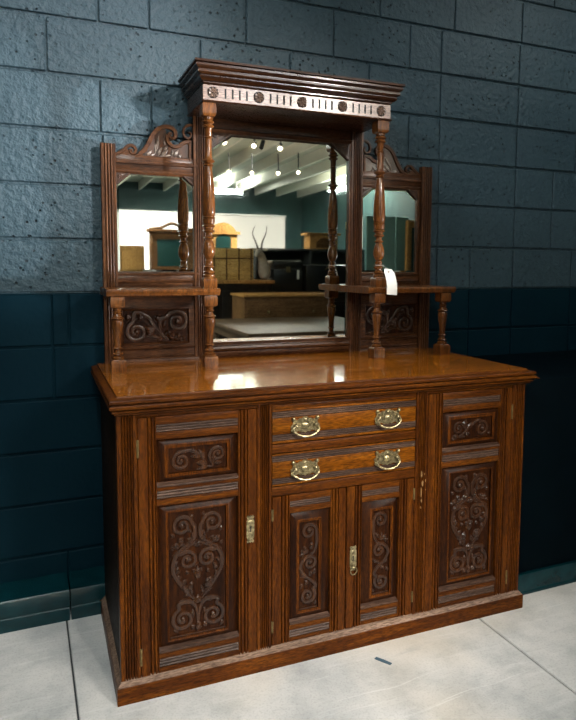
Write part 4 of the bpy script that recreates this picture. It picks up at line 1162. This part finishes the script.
# an unseen low lamp added off to the right for the post shadow
r = empty('added_low_lamp', (2.6, -1.75, 0)); tag(r, 'added black lamp on a tripod stand, unseen right of the camera, casting the post shadow', 'lamp')
m = MB(); m.lathe([(0.012, 0.5), (0.012, 1.02)], 0, 0, 10); P(m, 'pole', FIX, r)
for k in range(3):
    m = MB(); an = 2*PI*k/3; m.tube([(0.012*math.cos(an), 0.012*math.sin(an), 0.55), (0.32*math.cos(an), 0.32*math.sin(an), 0.008)], 0.009, 8); P(m, 'leg', FIX, r)
d = (Vector((-1.0, 0.09, 1.68))-Vector((2.6, -1.75, 1.08))).normalized(); rot = d.to_track_quat('-Z', 'Y').to_matrix()
m = MB(); m.lathe([(0.05, 0.10), (0.075, 0.08), (0.085, 0.0), (0.080, 0.0), (0.070, 0.07)], 0, 0, 20)
for v in m.bm.verts: v.co = rot @ v.co + Vector((0, 0, 1.08))
P(m, 'head', FIX, r)
m = MB(); m.lathe([(0.078, 0.012), (0.078, 0.018)], 0, 0, 20)
for v in m.bm.verts: v.co = rot @ v.co + Vector((0, 0, 1.08))
P(m, 'lens', BULB, r)
li = bpy.data.lights.new('spot_beam', 'SPOT'); li.energy = 1700; li.spot_size = 0.30; li.spot_blend = 0.7; li.color = (0.96, 0.98, 1.0); li.shadow_soft_size = 0.075
o = bpy.data.objects.new('spot_beam', li); COL.objects.link(o); o.parent = r; o.rotation_euler = d.to_track_quat('-Z', 'Y').to_euler(); o.location = Vector((0, 0, 1.08))+d*0.01
tube_lamp(-0.9, -0.75, 3.0, 1.3, 0.16, 20, 'tube light close to the block wall above the left of the sideboard', (0.88, 0.96, 1.0))
tube_lamp(1.7, -0.6, 3.0, 1.0, 0.16, 10, 'added tube light brightening the upper block wall right of the sideboard')  # unseen light added to lift the top of the right wall
tube_lamp(-1.1, -2.7, 2.95, 0.16, 1.5, 75, 'tube light over the aisle in front of the sideboard')
tube_lamp(2.35, -10.2, 2.85, 0.8, 0.16, 60, 'tube light glowing at the left of the centre mirror', up=130)
tube_lamp(-1.6, -5.2, 2.80, 0.16, 1.5, 60, 'tube light over the far left of the shop', up=130)
tube_lamp(4.1, -8.0, 2.80, 0.16, 1.5, 50, 'tube light along the far right side of the shop', up=170)

# ------------------------------------------------------------------ world, camera, view
w = bpy.data.worlds.new('world'); SC.world = w; w.use_nodes = True
w.node_tree.nodes['Background'].inputs[0].default_value = (0.5, 0.6, 0.65, 1)
w.node_tree.nodes['Background'].inputs[1].default_value = 0.02

cam = bpy.data.cameras.new('camera'); co_ = bpy.data.objects.new('camera', cam); COL.objects.link(co_)
yaw, pitch, roll, f, sx, sy = 0.40755036756, 0.08868806, 0.005616072, 640.171334, 13.944659, -36.368231
cy_, sy_ = math.cos(yaw), math.sin(yaw); cp, sp = math.cos(pitch), math.sin(pitch)
F = Vector((sy_*cp, cy_*cp, -sp)); R = Vector((cy_, -sy_, 0)); U = R.cross(F)
R2 = math.cos(roll)*R+math.sin(roll)*U; U2 = -math.sin(roll)*R+math.cos(roll)*U
M = Matrix((R2, U2, -F)).transposed().to_4x4(); M.translation = Vector((-1.01699084, -2.56511909, 1.35356271))
co_.matrix_world = M
cam.sensor_fit = 'AUTO'; cam.sensor_width = 36; cam.lens = f*36/720
cam.shift_x = -sx/720; cam.shift_y = sy/720
cam.clip_start = 0.02
SC.camera = co_
SC.view_settings.view_transform = 'Standard'
SC.view_settings.look = 'None'
SC.view_settings.exposure = -0.22
SC.view_settings.gamma = 1.0
SC.view_settings.use_curve_mapping = False
